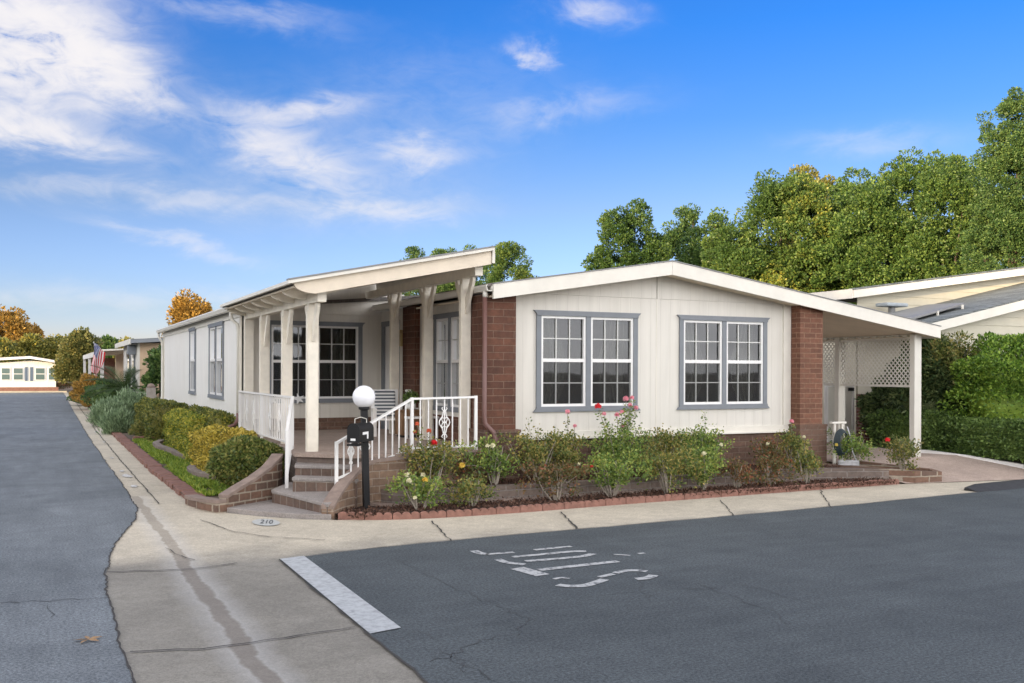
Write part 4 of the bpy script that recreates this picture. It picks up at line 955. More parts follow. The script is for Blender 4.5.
def lap(x0, x1, z0, topf, y, par, pitch=.20, name='lap_siding', m=None):
    b = MB(); z = z0
    while z < topf(x0) or z < topf(x1) or z < topf((x0 + x1) / 2):
        zt = z + pitch; n = 24; xs = [x0 + (x1 - x0) * i / n for i in range(n + 1)]
        for a, c_ in zip(xs[:-1], xs[1:]):
            ta, tc_ = min(zt, topf(a)), min(zt, topf(c_))
            if ta <= z and tc_ <= z: continue
            ta = max(ta, z); tc_ = max(tc_, z)
            fa, fc = (ta - z) / pitch, (tc_ - z) / pitch
            b.add([(a, y - .018, z), (c_, y - .018, z), (c_, y - .018 + .016 * fc, tc_), (a, y - .018 + .016 * fa, ta)], [(0, 1, 2, 3)]); b.add([(a, y, z), (c_, y, z), (c_, y - .018, z), (a, y - .018, z)], [(0, 1, 2, 3)])
        z = zt
    b.add([(x0, y + .01, z0), (x1, y + .01, z0), (x1, y + .01, topf(x1)), (x0, y + .01, topf(x0))], [(0, 1, 2, 3)])
    return b.build(name, m or M['lapc'], par, recalc=False, merge=False)
M['lapc'] = plain('cream lap siding', (.58, .54, .42), .65, .08, 2)
A = GY(1024, 268, NY - .3); B_ = GY(852, 290, NY - .3); sl = (A.z - B_.z) / (A.x - B_.x)
utop = lambda x: B_.z + sl * (x - B_.x)
NX = GY(857, 330, NY).x
lap(NX, NX + 13, 1.42, lambda x: utop(x) - .16, NY, nb)
MB().box(NX, NY - .03, .0, NX + 13, NY + .15, 1.415).build('brick_plinth', M['brick_n'], nb)
b = MB(); b.box(NX - .01, NY + .012, .3, NX + .1, 26, utop(NX) - 1.15); b.build('side_wall', M['lapc'], nb)
b = MB(); b.prism_y([(NX - .45, utop(NX - .45)), (NX + 13, utop(NX + 13)), (NX + 13, utop(NX + 13) - .19), (NX - .45, utop(NX - .45) - .19)], NY - .34, NY - .30); b.box(NX - .49, NY - .32, utop(NX - .45) - .20, NX - .45, 27, utop(NX - .45) + .02); b.build('fascia', M['trim'], nb)
MB().prism_y([(NX - .47, utop(NX - .45) + .0), (NX + 13, utop(NX + 13)), (NX + 13, utop(NX + 13) + .04), (NX - .47, utop(NX - .47) + .04)], NY - .36, NY - .2).build('roof_edge', M['shingle'], nb)
ur = MB(); ur.add([(NX - .47, NY - .2, utop(NX - .47) + .035), (NX + 13, NY - .2, utop(NX + 13) + .035), (NX + 13, 27, utop(NX + 13) - .95), (NX - .47, 27, utop(NX - .47) + .03)], [(0, 1, 2, 3)]); ur.build('upper_roof', M['shingle'], nb)
MB().prism_y([(NX - .44, utop(NX - .44) - .10), (NX + 13, utop(NX + 13) - .10), (NX + 13, utop(NX + 13) - .15), (NX - .44, utop(NX - .44) - .15)], NY - .29, NY - .005).build('upper_soffit', M['ceiling'], nb)
# lower gable, nearer
LY = 14.8; A2 = GY(1024, 300, LY); B2 = GY(925, 325, LY); sl2 = (A2.z - B2.z) / (A2.x - B2.x); ltop = lambda x: B2.z + sl2 * (x - B2.x)
LX0 = B2.x - .15; LX1 = LX0 + 9
b = MB(); b.prism_y([(LX0, ltop(LX0)), (LX1, ltop(LX1)), (LX1, ltop(LX1) - .20), (LX0, ltop(LX0) - .20)], LY, LY + .04); b.box(LX0 - .03, LY, ltop(LX0) - .2, LX0, NY - .3, ltop(LX0) - .0); b.build('lower_fascia', M['trim'], nb)
MB().prism_y([(LX0, ltop(LX0) + .0), (LX1, ltop(LX1)), (LX1, ltop(LX1) + .035), (LX0, ltop(LX0) + .035)], LY + .0, NY - .02).build('lower_roof', M['shingle'], nb)
lap(NX - .02, LX1, 1.42, lambda x: ltop(x) - .12, LY + .32, nb, name='lower_siding'); MB().box(NX - .02, LY + .34, 1.42, NX + .08, NY - .05, ltop(NX) - .1).build('lower_side_wall', M['lapc'], nb); MB().box(NX - .05, LY + .30, .2, LX1, NY - .04, 1.415).build('lower_plinth', M['brick_n'], nb)
# tilted collector panel on the lower roof, with feet
so_ = thing('solar_panel', 'long dull grey solar heating panel on short feet lying on the grey shingle roof', 'solar panel', (17, 16, 3.2))
pz_ = lambda x, y, dz: (x, y, ltop(x) + .035 + dz)
b = MB(); 
P4 = [pz_(LX0 + .1, LY + .55, .10), pz_(LX0 + 2.3, LY + .75, .12), pz_(LX0 + 2.5, NY - .65, .12), pz_(LX0 + .2, NY - .65, .14)]
b.add(P4 + [(a, b2, c - .05) for a, b2, c in P4], [(0, 1, 2, 3), (7, 6, 5, 4), (0, 4, 5, 1), (1, 5, 6, 2), (2, 6, 7, 3), (3, 7, 4, 0)]); b.build('panel', M['solar'], so_, bevel=.006)
for x_ in (LX0 + .5, LX0 + 1.3, LX0 + 2.1): MB().bar(pz_(x_, LY + .66, 0), pz_(x_, LY + .66, .10), .04, .04).build('foot', M['alu'], so_)
rv = thing('roof_vent', 'pale domed roof vent above the solar panel', 'vent', (18, 17, 3.8)); vx, vy = LX0 + 1.55, NY - .45
MB().lathe([(.08, 0), (.08, .24)], vx, vy, 14, ltop(vx) + .04).build('flue', M['solar'], rv)
MB().box(vx - .34, vy - .2, ltop(vx) + .27, vx + .34, vy + .2, ltop(vx) + .36).build('cowl', plain('weathered zinc', (.32, .36, .38), .5, .2, 6), rv, bevel=.03)

# ================================================================== THE HOUSES UP THE LEFT ROAD
tn = thing('neighbour_house', 'tan house with flat grey eaves, first one past the white side wall', 'house', (5, 44, 0))
tb = lambda x0, y0, z0, x1, y1, z1, n, m, **k: MB().box(x0, y0, z0, x1, y1, z1).build(n, m, tn, **k)
tb(3.5, 41.6, 0, 10, 41.8, 3.02, 'front_wall', M['tan']); tb(3.42, 41.58, 0, 3.50, 49.2, 3.02, 'side_wall', M['cream']); tb(3.5, 49.1, 0, 10, 49.3, 3.0, 'rear_wall', M['cream'])
MB().prism_y([(3.1, 3.02), (10, 3.5), (10, 3.62), (3.1, 3.14)], 41.0, 49.6).build('roof', M['shingle'], tn); tb(3.06, 41.0, 2.94, 3.12, 49.6, 3.15, 'fascia', M['trim']); MB().prism_y([(3.1, 2.98), (10, 3.46), (10, 3.6), (3.1, 3.12)], 40.92, 40.99).build('eave_board', M['grey'], tn)
for y0, y1 in ((42.7, 43.3), (45.0, 46.6)):
    f = MB().box(3.36, y0, 1.0, 3.415, y1, 2.75).build('window', M['grey'], tn); MB().box(3.35, y0 + .08, 1.08, 3.358, y1 - .08, 2.67).build('pane', M['glass'], f)
tb(3.1, 42.2, 2.55, 3.4, 42.6, 2.95, 'vent_box', M['grey'])
# the awning house behind it
an_ = thing('neighbour_house', 'far house with a white braced porch awning behind the hanging flag', 'house', (4, 58, 0))
ab = lambda x0, y0, z0, x1, y1, z1, n, m: MB().box(x0, y0, z0, x1, y1, z1).build(n, m, an_)
MB().prism_y([(2.5, 2.82), (9, 3.2), (9, 3.28), (2.5, 2.90)], 50.5, 74).build('awning_roof', M['trim'], an_); ab(2.5, 50.5, 2.62, 2.6, 74, 2.82, 'awning_beam', M['trimw'])
for y in (51, 57.5, 65, 73): 
    p = ab(2.5, y, 0, 2.66, y + .16, 2.62, 'awning_post', M['trimw']); MB().bar((2.58, y + .1, 1.75), (2.58, y + 1.3, 2.6), .08, .08).build('brace', M['trimw'], p)
ab(4.6, 50.6, 0, 4.8, 74, 3.0, 'wall', M['tan']); ab(4.5, 50.4, 0, 9, 50.58, 3.0, 'end_wall', M['cream']); ab(3.2, 63, 0, 3.9, 63.6, 2.62, 'brick_column', M['edge'])
# flag on a slanted pole
fg = thing('flag', 'flag with red and white stripes and a blue starry corner hanging from a slanted pole', 'flag', (2.5, 52, 2.0))
P0 = GX(109, 356, 2.55); 
yb = 50.9; base_ = Vector((2.5, yb, 2.55))
tip = GY(93.5, 342, yb - .9)
MB().tube([tuple(base_ + Vector((0, 0, -.3))), tuple(tip)], .02, 6).build('pole', M['alu'], fg)
top0 = tip; top1 = GY(106.5, 353, yb - .5); bot0 = GY(92, 371.5, yb - .7)
NU, NV = 16, 12; vs = []; uvs = []
for j in range(NV + 1):
    for i in range(NU + 1):
        s0, t0 = i / NU, j / NV      # s: along the fly (downwards), t: across the hoist
        p = top0.lerp(top1, t0 * .95) + (bot0 - top0) * s0 * (1.0 - .15 * t0)
        p = p + Vector((.10 * math.sin(s0 * 5 + t0 * 6) * .5 - t0 * s0 * .35, .12 * math.sin(t0 * 9 + s0 * 3), -.05 * s0 * t0)); vs.append(tuple(p)); uvs.append((s0, 1 - t0 * .999))
fsb = [(j * (NU + 1) + i, j * (NU + 1) + i + 1, (j + 1) * (NU + 1) + i + 1, (j + 1) * (NU + 1) + i) for j in range(NV) for i in range(NU)]
fb = MB().add(vs, fsb).build('cloth', M['flag'], fg, smooth=True, recalc=False, merge=False)
uvl = fb.data.uv_layers.new(name='UVMap')
for lp_ in fb.data.loops: uvl.data[lp_.index].uv = uvs[lp_.vertex_index]
# garden post and low fence by the far corner of the side wall
b = MB(); b.box(-.14, -.14, 0, .14, .14, 1.02); gp = thing('gate_post', 'pale round topped stone post at the far end of the white side wall', 'post', (3.36, 35.6, .05))
MB().box(3.22, 35.46, .05, 3.50, 35.74, 1.32).build('shaft', plain('pale stone', (.38, .34, .29), .9, .2, 8, .004), gp); MB().lathe([(.14, 0), (.13, .06), (.09, .12), (.02, .145)], 3.36, 35.6, 16, 1.32).build('cap', M['capstone'], gp, smooth=True)
gf = thing('garden_fence', 'low pale board fence between the white side wall and the tan house', 'fence', (3.5, 38, 0)); MB().box(3.48, 35.76, .1, 3.53, 41.5, 1.0).build('panel', M['tan'], gf); MB().box(3.46, 35.76, 1.002, 3.55, 41.5, 1.05).build('rail', M['trim'], gf)

# house across the end of the road
fh = thing('far_house', 'long white low gabled house with dark shutters across the end of the left road', 'house', (-4, 91, 0))
HY = 91.0
fb_ = lambda x0, z0, x1, z1, n, m, d=.1, par=fh: MB().box(x0, HY - d, z0, x1, HY + .1, z1).build(n, m, par)
xl, xr = GY(-70, 390, HY).x, GY(61, 390, HY).x; rx = GY(30, 357, HY).x; rz = GY(30, 357.5, HY).z; ez = GY(61, 363, HY).z
MB().prism_y([(xl, .0), (xr - .4, .0), (xr - .4, ez), (rx, rz - .25), (xl, ez - .5)], HY, HY + .2).build('front_wall', M['sidewhite'], fh)
MB().box(xr - .42, HY + .2, 0, xr - .38, HY + 9, ez).build('side_wall', M['sidewhite'], fh)
MB().prism_y([(xl - .3, rz - (rx - xl) * .07), (rx, rz), (xr, ez + .05), (xr, ez + .17), (rx, rz + .14), (xl - .3, rz - (rx - xl) * .07 + .14)], HY - .5, HY + 9).build('roof', M['shingle'], fh)
MB().prism_y([(xl - .3, rz - (rx - xl) * .07 - .1), (rx, rz - .1), (xr, ez - .05), (xr, ez + .13), (rx, rz + .10), (xl - .3, rz - (rx - xl) * .07 + .10)], HY - .56, HY - .51).build('fascia', M['trimw'], fh)
for (u0, u1) in ((1, 10.5), (13, 23.5), (35, 45.3), (48, 58.5), (-12, -2), (-25, -15)):
    x0, x1 = GY(u0, 375, HY).x, GY(u1, 375, HY).x; z0, z1 = GY(u0, 380.3, HY).z, GY(u0, 367.5, HY).z
    f = MB().box(x0, HY - .05, z0, x1, HY - .002, z1).build('window', M['trimw'], fh); b = MB(); m_ = (z0 + z1) / 2
    b.box(x0 + .06, HY - .065, z0 + .06, x1 - .06, HY - .052, m_ - .03); b.box(x0 + .06, HY - .065, m_ + .03, x1 - .06, HY - .052, z1 - .06); b.build('pane', plain('dim green glazing', (.10, .15, .14), .15, .1, 3, 0), f)
for (u0, u1) in ((25, 27.7), (30, 33)):
    x0, x1 = GY(u0, 375, HY).x, GY(u1, 375, HY).x; MB().box(x0, HY - .05, GY(u0, 381, HY).z, x1, HY - .001, GY(u0, 367, HY).z).build('shutter', M['blue'], fh)
MB().box(xl, HY - .12, 0, xr - .2, HY - .01, .42).build('brick_plinth', M['edge'], fh)
fk = MB(); fk.box(-30, 89.5, -.02, 1.8, 89.8, .12); struct(fk.build('far_kerb', M['conc'])); sheet('far_bed', [[(-30, 89.8), (1.8, 89.8), (1.8, 91), (-30, 91)]], .10, M['mulch'])
# the street opposite, out of the picture behind the camera: what the front windows mirror
oh = thing('opposite_house', 'cream gabled house across the side road behind the camera', 'house', (8, -16, 0))
MB().box(-2, -22, 0, 20, -16, 2.7).build('walls', M['cream'], oh); MB().prism_y([(-3, 2.7), (9, 4.3), (21, 2.7), (21, 2.85), (9, 4.45), (-3, 2.85)], -22.5, -15).build('roof', M['trim'], oh)
for x_ in (1, 6, 12, 16): MB().box(x_, -15.99, .9, x_ + 2, -15.95, 2.3).build('window', M['glass'], oh)

# ================================================================== PLANTS
def quads(name, V, m, parent=None, nv=4):
    V = np.asarray(V, dtype=np.float32).reshape(-1, 3); off = rootloc(parent); V = V - np.array([off.x, off.y, off.z], dtype=np.float32)
    n = len(V) // nv; me = bpy.data.meshes.new(name)
    me.vertices.add(len(V)); me.vertices.foreach_set('co', V.ravel())
    me.loops.add(len(V)); me.loops.foreach_set('vertex_index', np.arange(len(V), dtype=np.int32))
    me.polygons.add(n); me.polygons.foreach_set('loop_start', np.arange(0, len(V), nv, dtype=np.int32)); me.polygons.foreach_set('loop_total', np.full(n, nv, dtype=np.int32))
    me.update(calc_edges=True); me.validate(); me.materials.append(m)
    o = bpy.data.objects.new(name, me); C.objects.link(o)
    if parent is not None: o.parent = parent
    return o
def unit(a): return a / np.maximum(np.linalg.norm(a, axis=-1, keepdims=True), 1e-6)
def leafcards(P, rng, size, aspect=.5, out=None, spread=1.0, droop=0):
    # one folded-diamond leaf per point
    n = len(P); d = unit(rng.normal(size=(n, 3)))
    if out is not None: d = unit(out + d * spread)
    d[:, 2] -= droop; d = unit(d)
    r = unit(np.cross(d, unit(rng.normal(size=(n, 3)))))
    s = (size * rng.uniform(.6, 1.25, (n, 1)))
    V = np.stack([P, P + d * s * .5 + r * s * aspect / 2, P + d * s, P + d * s * .5 - r * s * aspect / 2], 1)
    return V.reshape(-1, 3)
def clumpcloud(rng, centers, radii, per, flat=.75, shell=.5):
    n = len(centers); k = per
    c = np.repeat(centers, k, 0); r = np.repeat(radii, k)[:, None]
    d = unit(rng.normal(size=(n * k, 3))); d[:, 2] = d[:, 2] * flat + .08
    rad = shell + (1 - shell) * rng.random((n * k, 1)) ** .5
    return c + d * r * rad, d
def blobmesh(rng, c, rx, ry, rz, m, name, parent, seg=14, amp=.08, box=0):
    bm = bmesh.new(); bmesh.ops.create_icosphere(bm, subdivisions=3, radius=1)
    ph = rng.uniform(0, 6, 6)
    mb = MB()
    vs = []
    for v in bm.verts:
        p = v.co.copy()
        if box: p = p / (abs(p.x) ** 5 + abs(p.y) ** 5 + abs(p.z) ** 5) ** .2 * .93
        k = 1 + amp * (math.sin(p.x * 5 + ph[0]) * math.sin(p.y * 5 + ph[1]) + .7 * math.sin(p.z * 7 + ph[2]) * math.sin(p.x * 8 + ph[3]))
        vs.append((c[0] + p.x * rx * k, c[1] + p.y * ry * k, c[2] + p.z * rz * k))
    mb.add(vs, [tuple(q.index for q in f.verts) for f in bm.faces]); bm.free()
    return mb.build(name, m, parent, smooth=True, recalc=False, merge=False)
def tree(name, label, x, y, crowns, mat, base=.2, nclump=170, rc=.75, per=190, leaf=.19, seed=1, group=None, tr=.22, cat='tree', aspect=.6, skip_low=0):
    # crowns: list of (dx, dy, z, rx, ry, rz) ellipsoids
    rng = np.random.default_rng(seed); t = thing(name, label, cat, (x, y, base), group)
    cents = []; vols = np.array([c[3] * c[4] * c[5] for c in crowns]) ** .67; vols /= vols.sum(); outs = []
    for c, w in zip(crowns, vols):
        k = max(3, int(nclump * w)); d = unit(rng.normal(size=(k, 3))); d[:, 2] = np.where(d[:, 2] < -.55, -d[:, 2], d[:, 2])
        rad = rng.uniform(.55, 1.04, (k, 1)) ** .6
        cents.append(np.array([x + c[0], y + c[1], c[2]]) + d * np.array(c[3:6]) * rad); outs.append(d)
    cents = np.concatenate(cents); outs = np.concatenate(outs)
    rr_ = rc * rng.uniform(.55, 1.25, len(cents))
    P, d = clumpcloud(rng, cents, rr_, per)
    V = leafcards(P, rng, leaf, aspect, d + np.repeat(outs, per, 0) * .5, .9)
    # inner fill keeps the crown from being see-through
    quads('crown', V, M[mat], t)
    b = MB(); top = max(c[2] for c in crowns); cx = sum(c[0] for c in crowns) / len(crowns); cy = sum(c[1] for c in crowns) / len(crowns)
    b.tube([(x, y, base - .1), (x + cx * .2, y + cy * .2, base + (top - base) * .35), (x + cx * .6, y + cy * .6, base + (top - base) * .7), (x + cx, y + cy, top)], [tr, tr * .8, tr * .55, tr * .2], 8)
    for i in rng.choice(len(cents), min(12, len(cents)), replace=False):
        q = cents[i]; z0 = base + (top - base) * rng.uniform(.3, .6); p0 = Vector((x + cx * .4, y + cy * .4, z0)); q = Vector(q)
        b.tube([p0, p0.lerp(q, .5) + Vector((0, 0, .2)), q], [tr * .4, tr * .25, tr * .08], 6)
    b.build('trunk', M['bark'], t, smooth=True)
    return t
def at_dist(u, Z):
    d = ray(u, HOR); k = Z / (d[0] * sn + d[1] * cs); return d[0] * k, d[1] * k
def hgt(v, Z): return EYE + (HOR + .5 - v) / FPX * Z
def treepx(name, label, u0, u1, vtop, Z, mat, lobes=None, **kw):
    # a tree standing at distance Z whose crown spans u0..u1 and reaches vtop
    x, y = at_dist((u0 + u1) / 2, Z); W = (u1 - u0) / FPX * Z / 2; T = hgt(vtop, Z); H = T - .9
    if lobes is None: lobes = [(0, 0, .62, .62, .9, .42), (-.45, .1, .42, .5, .7, .34), (.45, -.1, .45, .52, .7, .36), (0, .1, .3, .7, .7, .30)]
    cr = [(l[0] * W * cs + 0, -l[0] * W * sn + l[1] * W, .6 + H * l[2], l[3] * W, l[4] * W, l[5] * H) for l in lobes]
    return tree(name, label, x, y, cr, mat, **kw)

GR = 'trees behind the houses on the right'
spire = [(0, 0, .70, .35, .6, .31), (-.5, 0, .50, .42, .6, .38), (.5, 0, .48, .42, .6, .36), (.1, 0, .3, .8, .8, .3)]
treepx('background_tree', 'upright tree with yellow lit top just left of the gable ridge line', 586, 668, 194, 46, 'treemix', [(-.35, 0, .62, .40, .6, .36), (.25, 0, .64, .38, .6, .34), (-.7, 0, .42, .34, .5, .34), (.6, 0, .45, .42, .6, .38), (0, 0, .3, .9, .8, .3)], seed=11, nclump=345, rc=0.377, per=197, leaf=0.123, group=GR)
treepx('background_tree', 'dark narrow tree between the yellow topped tree and the wide bright tree', 655, 722, 199, 52, 'treedark', spire, seed=12, nclump=255, rc=0.415, per=197, leaf=0.129, group=GR)
treepx('background_tree', 'broad bright green tree with golden top left of the tall right group', 696, 838, 166, 44, 'treemix', [(-.50, 0, .42, .42, .6, .36), (.1, 0, .60, .48, .7, .38), (.45, 0, .64, .42, .6, .34), (-.1, 0, .35, .9, .8, .34), (.8, 0, .4, .35, .5, .4)], seed=13, nclump=570, rc=0.467, per=228, leaf=0.129, group=GR)
treepx('background_tree', 'round golden crowned tree poking above the broad green tree', 770, 850, 166, 50, 'treeyellow', None, seed=14, nclump=195, rc=0.453, per=182, leaf=0.136, group=GR)
treepx('background_tree', 'massive mid green tree left of the dark tall conifer', 822, 985, 150, 42, 'tree', [(-.45, 0, .50, .50, .7, .40), (.1, 0, .63, .52, .7, .36), (.6, 0, .66, .45, .6, .34), (0, 0, .35, 1, .8, .36), (-.8, 0, .38, .4, .5, .40)], seed=15, nclump=630, rc=0.438, per=243, leaf=0.123, group=GR)
treepx('background_tree', 'tall dense conifer at the right edge of the picture', 966, 1066, 72, 34, 'treedark', [(.05, 0, .80, .36, .4, .19), (-.25, 0, .60, .42, .6, .26), (.3, 0, .60, .5, .6, .28), (-.30, 0, .36, .66, .7, .30), (.35, 0, .35, .7, .7, .32)], seed=16, nclump=630, rc=0.302, per=258, leaf=0.080, group=GR)
treepx('background_tree', 'small dark side spire beside the tall conifer', 970, 1004, 106, 37, 'treedark', spire, seed=17, nclump=135, rc=0.264, per=197, leaf=0.086, group=GR)
treepx('background_tree', 'golden green tree between the porch roof and the front gable', 476, 541, 242, 50, 'treemix', None, seed=18, nclump=285, rc=0.415, per=212, leaf=0.111, group=GR)
treepx('background_tree', 'low tree top showing above the middle of the porch roof', 414, 496, 238, 58, 'treedark', [(-.3, 0, .66, .4, .5, .30), (.35, 0, .68, .45, .5, .28), (0, 0, .4, .9, .8, .4)], seed=19, nclump=360, rc=0.377, per=167, leaf=0.123, group=GR)
treepx('background_tree', 'tiny tree top showing above the left of the porch roof', 388, 436, 247, 60, 'treedark', None, seed=20, nclump=195, rc=0.377, per=152, leaf=0.123, group=GR)
treepx('background_tree', 'orange and green tree above the white side wall roof', 168, 212, 288, 62, 'treeorange', [(-.2, 0, .72, .45, .5, .24), (.45, 0, .60, .4, .5, .26), (-.5, 0, .52, .4, .5, .3), (0, 0, .3, .7, .6, .3)], seed=21, nclump=110, rc=.52, per=110, leaf=.2, group='trees up the left road')
GL = 'trees up the left road'
treepx('background_tree', 'tall orange tree at the left edge above the far house', -30, 36, 312, 112, 'treeorange', None, seed=22, nclump=140, rc=.9, per=110, leaf=.36, group=GL)
treepx('background_tree', 'yellow green tree left above the far house roof', -25, 22, 342, 104, 'treeyellow', None, seed=23, nclump=90, rc=.8, per=100, leaf=.34, group=GL)
treepx('background_tree', 'yellow tree directly behind the far house ridge', 16, 44, 338, 106, 'treeyellow', None, seed=24, nclump=90, rc=.8, per=100, leaf=.34, group=GL)
treepx('background_tree', 'pale yellow tree right of the far house ridge', 38, 72, 341, 108, 'treeyellow', None, seed=25, nclump=90, rc=.8, per=100, leaf=.34, group=GL)
treepx('background_tree', 'thin orange tree behind the yellow trees at the left', 22, 42, 328, 118, 'treeorange', None, seed=26, nclump=60, rc=.8, per=90, leaf=.36, group=GL)
treepx('background_tree', 'rounded olive green tree standing beside the end of the left road', 61, 99, 332, 78, 'olive', [(0, 0, .55, .75, .8, .45), (-.2, 0, .3, .8, .8, .35), (.3, 0, .42, .65, .7, .4)], seed=27, nclump=260, rc=.55, per=170, leaf=.22, group=GL)
treepx('background_tree', 'small dark tree top right of the flag', 99, 120, 339, 100, 'treedark', None, seed=28, nclump=60, rc=.7, per=90, leaf=.3, group=GL)
treepx('background_tree', 'low yellow green tree top above the awning roof', 118, 136, 340, 96, 'treeyellow', None, seed=29, nclump=50, rc=.6, per=90, leaf=.3, group=GL)
treepx('background_tree', 'mid height green tree filling in behind the left part of the bright tree', 668, 760, 212, 49, 'tree', None, seed=31, nclump=300, rc=0.410, per=176, leaf=0.132, group=GR)
treepx('background_tree', 'green tree filling the gap between the golden crown and the massive tree', 800, 900, 172, 47, 'tree', None, seed=32, nclump=345, rc=0.451, per=184, leaf=0.132, group=GR)
treepx('background_tree', 'green tree immediately left of the tall conifer', 905, 985, 150, 39, 'tree', None, seed=33, nclump=345, rc=0.369, per=184, leaf=0.114, group=GR)
treepx('background_tree', 'golden orange tree just beyond the left edge of the picture', -95, -35, 318, 110, 'treeorange', None, seed=91, nclump=90, rc=.9, per=80, leaf=.4, group=GL)
treepx('background_tree', 'golden tree farther beyond the left edge of the picture', -165, -85, 312, 106, 'treeyellow', None, seed=92, nclump=90, rc=.9, per=80, leaf=.4, group=GL)
treepx('background_tree', 'tall golden orange tree well beyond the left edge of the picture', -235, -150, 306, 108, 'treeorange', None, seed=93, nclump=90, rc=.9, per=80, leaf=.4, group=GL)
treepx('background_tree', 'golden tree at the far left beyond the picture', -320, -225, 312, 108, 'treeyellow', None, seed=94, nclump=90, rc=.9, per=80, leaf=.4, group=GL)
# out of the picture to the left: a tree belt added to keep the low sun off the house
tt = None
for i, (bx_, by_) in enumerate([(-26.5 + 1.2 * ((i * 7) % 3 - 1), -44 + i * 4.3) for i in range(27)]):
    if tt is None:
        tt = tree('sunblock_tree', 'unseen dense green tree added across the left road to block the sun', bx_, by_, [(0, 0, 3.6, 2.7, 2.9, 2.3), (.3, .5, 2.2, 2.8, 3.0, 2.0)], 'tree', base=0, nclump=120, rc=.9, per=60, leaf=.42, seed=40, group='trees added across the left road to shade the house')
    else: dup(tt, (bx_, by_, 0), i * 1.7, scale=1.15 + .05 * (i % 3))

# ---- shrubs
def shrub(name, label, x, y, z, rx, ry, rz, mat, n=9000, leaf=.05, seed=1, box=0, cat='shrub', group=None, amp=.06, aspect=.55, core=None, rot=0, stems=True, twigmat='bark'):
    rng = np.random.default_rng(seed); t = thing(name, label, cat, (x, y, z), group)
    d = unit(rng.normal(size=(n, 3))); d[:, 2] = np.abs(d[:, 2]) * np.where(rng.random(n) < .82, 1, -.7)
    if box:   # flat clipped faces with softened corners, sampled evenly over the five outer faces
        ar = np.array([ry * rz, ry * rz, rx * rz, rx * rz, rx * ry, rx * ry * .05]); fc = rng.choice(6, n, p=ar / ar.sum()); q_ = rng.uniform(-1, 1, (n, 3))
        for k_, (ax_, sg) in enumerate(((0, -1), (0, 1), (1, -1), (1, 1), (2, 1), (2, -1))): q_[fc == k_, ax_] = sg
        R3 = np.array([rx, ry, rz]); ro = .16 * 1.0; inn = np.clip(q_ * R3, -(R3 - min(ro, rz * .6)), (R3 - min(ro, rz * .6))); dd_ = q_ * R3 - inn
        S = (inn + unit(dd_) * min(ro, rz * .6)) / R3; d = unit(dd_)
    else: S = d
    lump = 1 + amp * (np.sin(S[:, 0] * 7 + seed) * np.sin(S[:, 1] * 6 + seed * 2) + np.sin(S[:, 2] * 9 + S[:, 0] * 4))
    rad = (1 - (.10 if box else .24) * rng.random(n) ** 1.8) * lump
    Q = S * rad[:, None] * np.array([rx, ry, rz]); ca, sa = math.cos(rot), math.sin(rot)
    P = np.stack([x + Q[:, 0] * ca - Q[:, 1] * sa, y + Q[:, 0] * sa + Q[:, 1] * ca, z + rz * .92 + Q[:, 2]], 1)
    P[:, 2] = np.maximum(P[:, 2], z + .01)
    o = d.copy()
    if n > 3500: blobmesh(rng, (x, y, z + rz * .85), rx * (.86 if box else .74), ry * (.93 if box else .74), rz * (.95 if box else .76), M[mat], 'inner_foliage', t, box=box)
    quads('foliage', leafcards(P, rng, leaf, aspect, unit(o), 1.1), M[mat], t)
    b = MB()
    for k in range(9):
        a = k * 2.4 + seed; e = Vector((x + rx * .75 * math.cos(a) * (.4 + .05 * k), y + ry * .75 * math.sin(a) * (.4 + .05 * k), z + rz * 1.3)); s0 = Vector((x + .08 * math.cos(a), y + .08 * math.sin(a), z - .03))
        b.tube([s0, s0.lerp(e, .5) + Vector((.03, 0, .02)), e], [.018, .013, .004], 5)
    b.build('stems', M[twigmat], t)
    return t
shrub('round_shrub', 'dense rounded dark green shrub right behind the rust block wall beside the steps', 2.84, 15.25, .08, .56, .62, .42, 'round', 13000, .060, 51, amp=.05)
shrub('gold_shrub', 'yellow leaved clipped shrub left of the round dark shrub', 2.98, 17.9, .08, .46, .95, .40, 'gold', 15000, .055, 52, box=3.2, amp=.10)
shrub('gold_shrub', 'small yellow green shrub between the golden shrub and the square hedge', 2.85, 19.5, .08, .34, .45, .28, 'hedgegold', 6000, .05, 53)
shrub('square_hedge', 'long square clipped hedge with yellow tinged face under the side windows', 3.08, 22.4, .08, .44, 2.3, .46, 'hedgegold', 22000, .06, 54, box=6, cat='hedge', amp=.04)
shrub('square_hedge', 'dark green clipped hedge against the side wall behind the yellow tinged one', 3.22, 21.6, .08, .26, 2.0, .52, 'hedge', 9000, .06, 56, box=6, cat='hedge', amp=.04)
shrub('square_hedge', 'brown green clipped hedge farthest along the side wall before the sage bush', 2.95, 28.6, .08, .48, 2.3, .50, 'hedge', 18000, .07, 55, box=6, cat='hedge', amp=.05)
def spiky(name, label, x, y, z, R_, H_, mat, n, leaf, seed, cat='shrub'):
    rng = np.random.default_rng(seed); t = thing(name, label, cat, (x, y, z))
    k = n // 40; base = np.array([x, y, z]) + unit(rng.normal(size=(k, 3))) * np.array([R_, R_ * 1.3, H_]) * rng.uniform(.5, 1, (k, 1)) * np.array([1, 1, .85]); base[:, 2] = np.abs(base[:, 2] - z) + z + .05
    o = unit(base - np.array([x, y, z - .2])); P = np.repeat(base, 40, 0) + rng.normal(size=(k * 40, 3)) * .09
    quads('foliage', leafcards(P, rng, leaf, .18, unit(np.repeat(o, 40, 0) + np.array([0, 0, .5])), .45), M[mat], t); return t
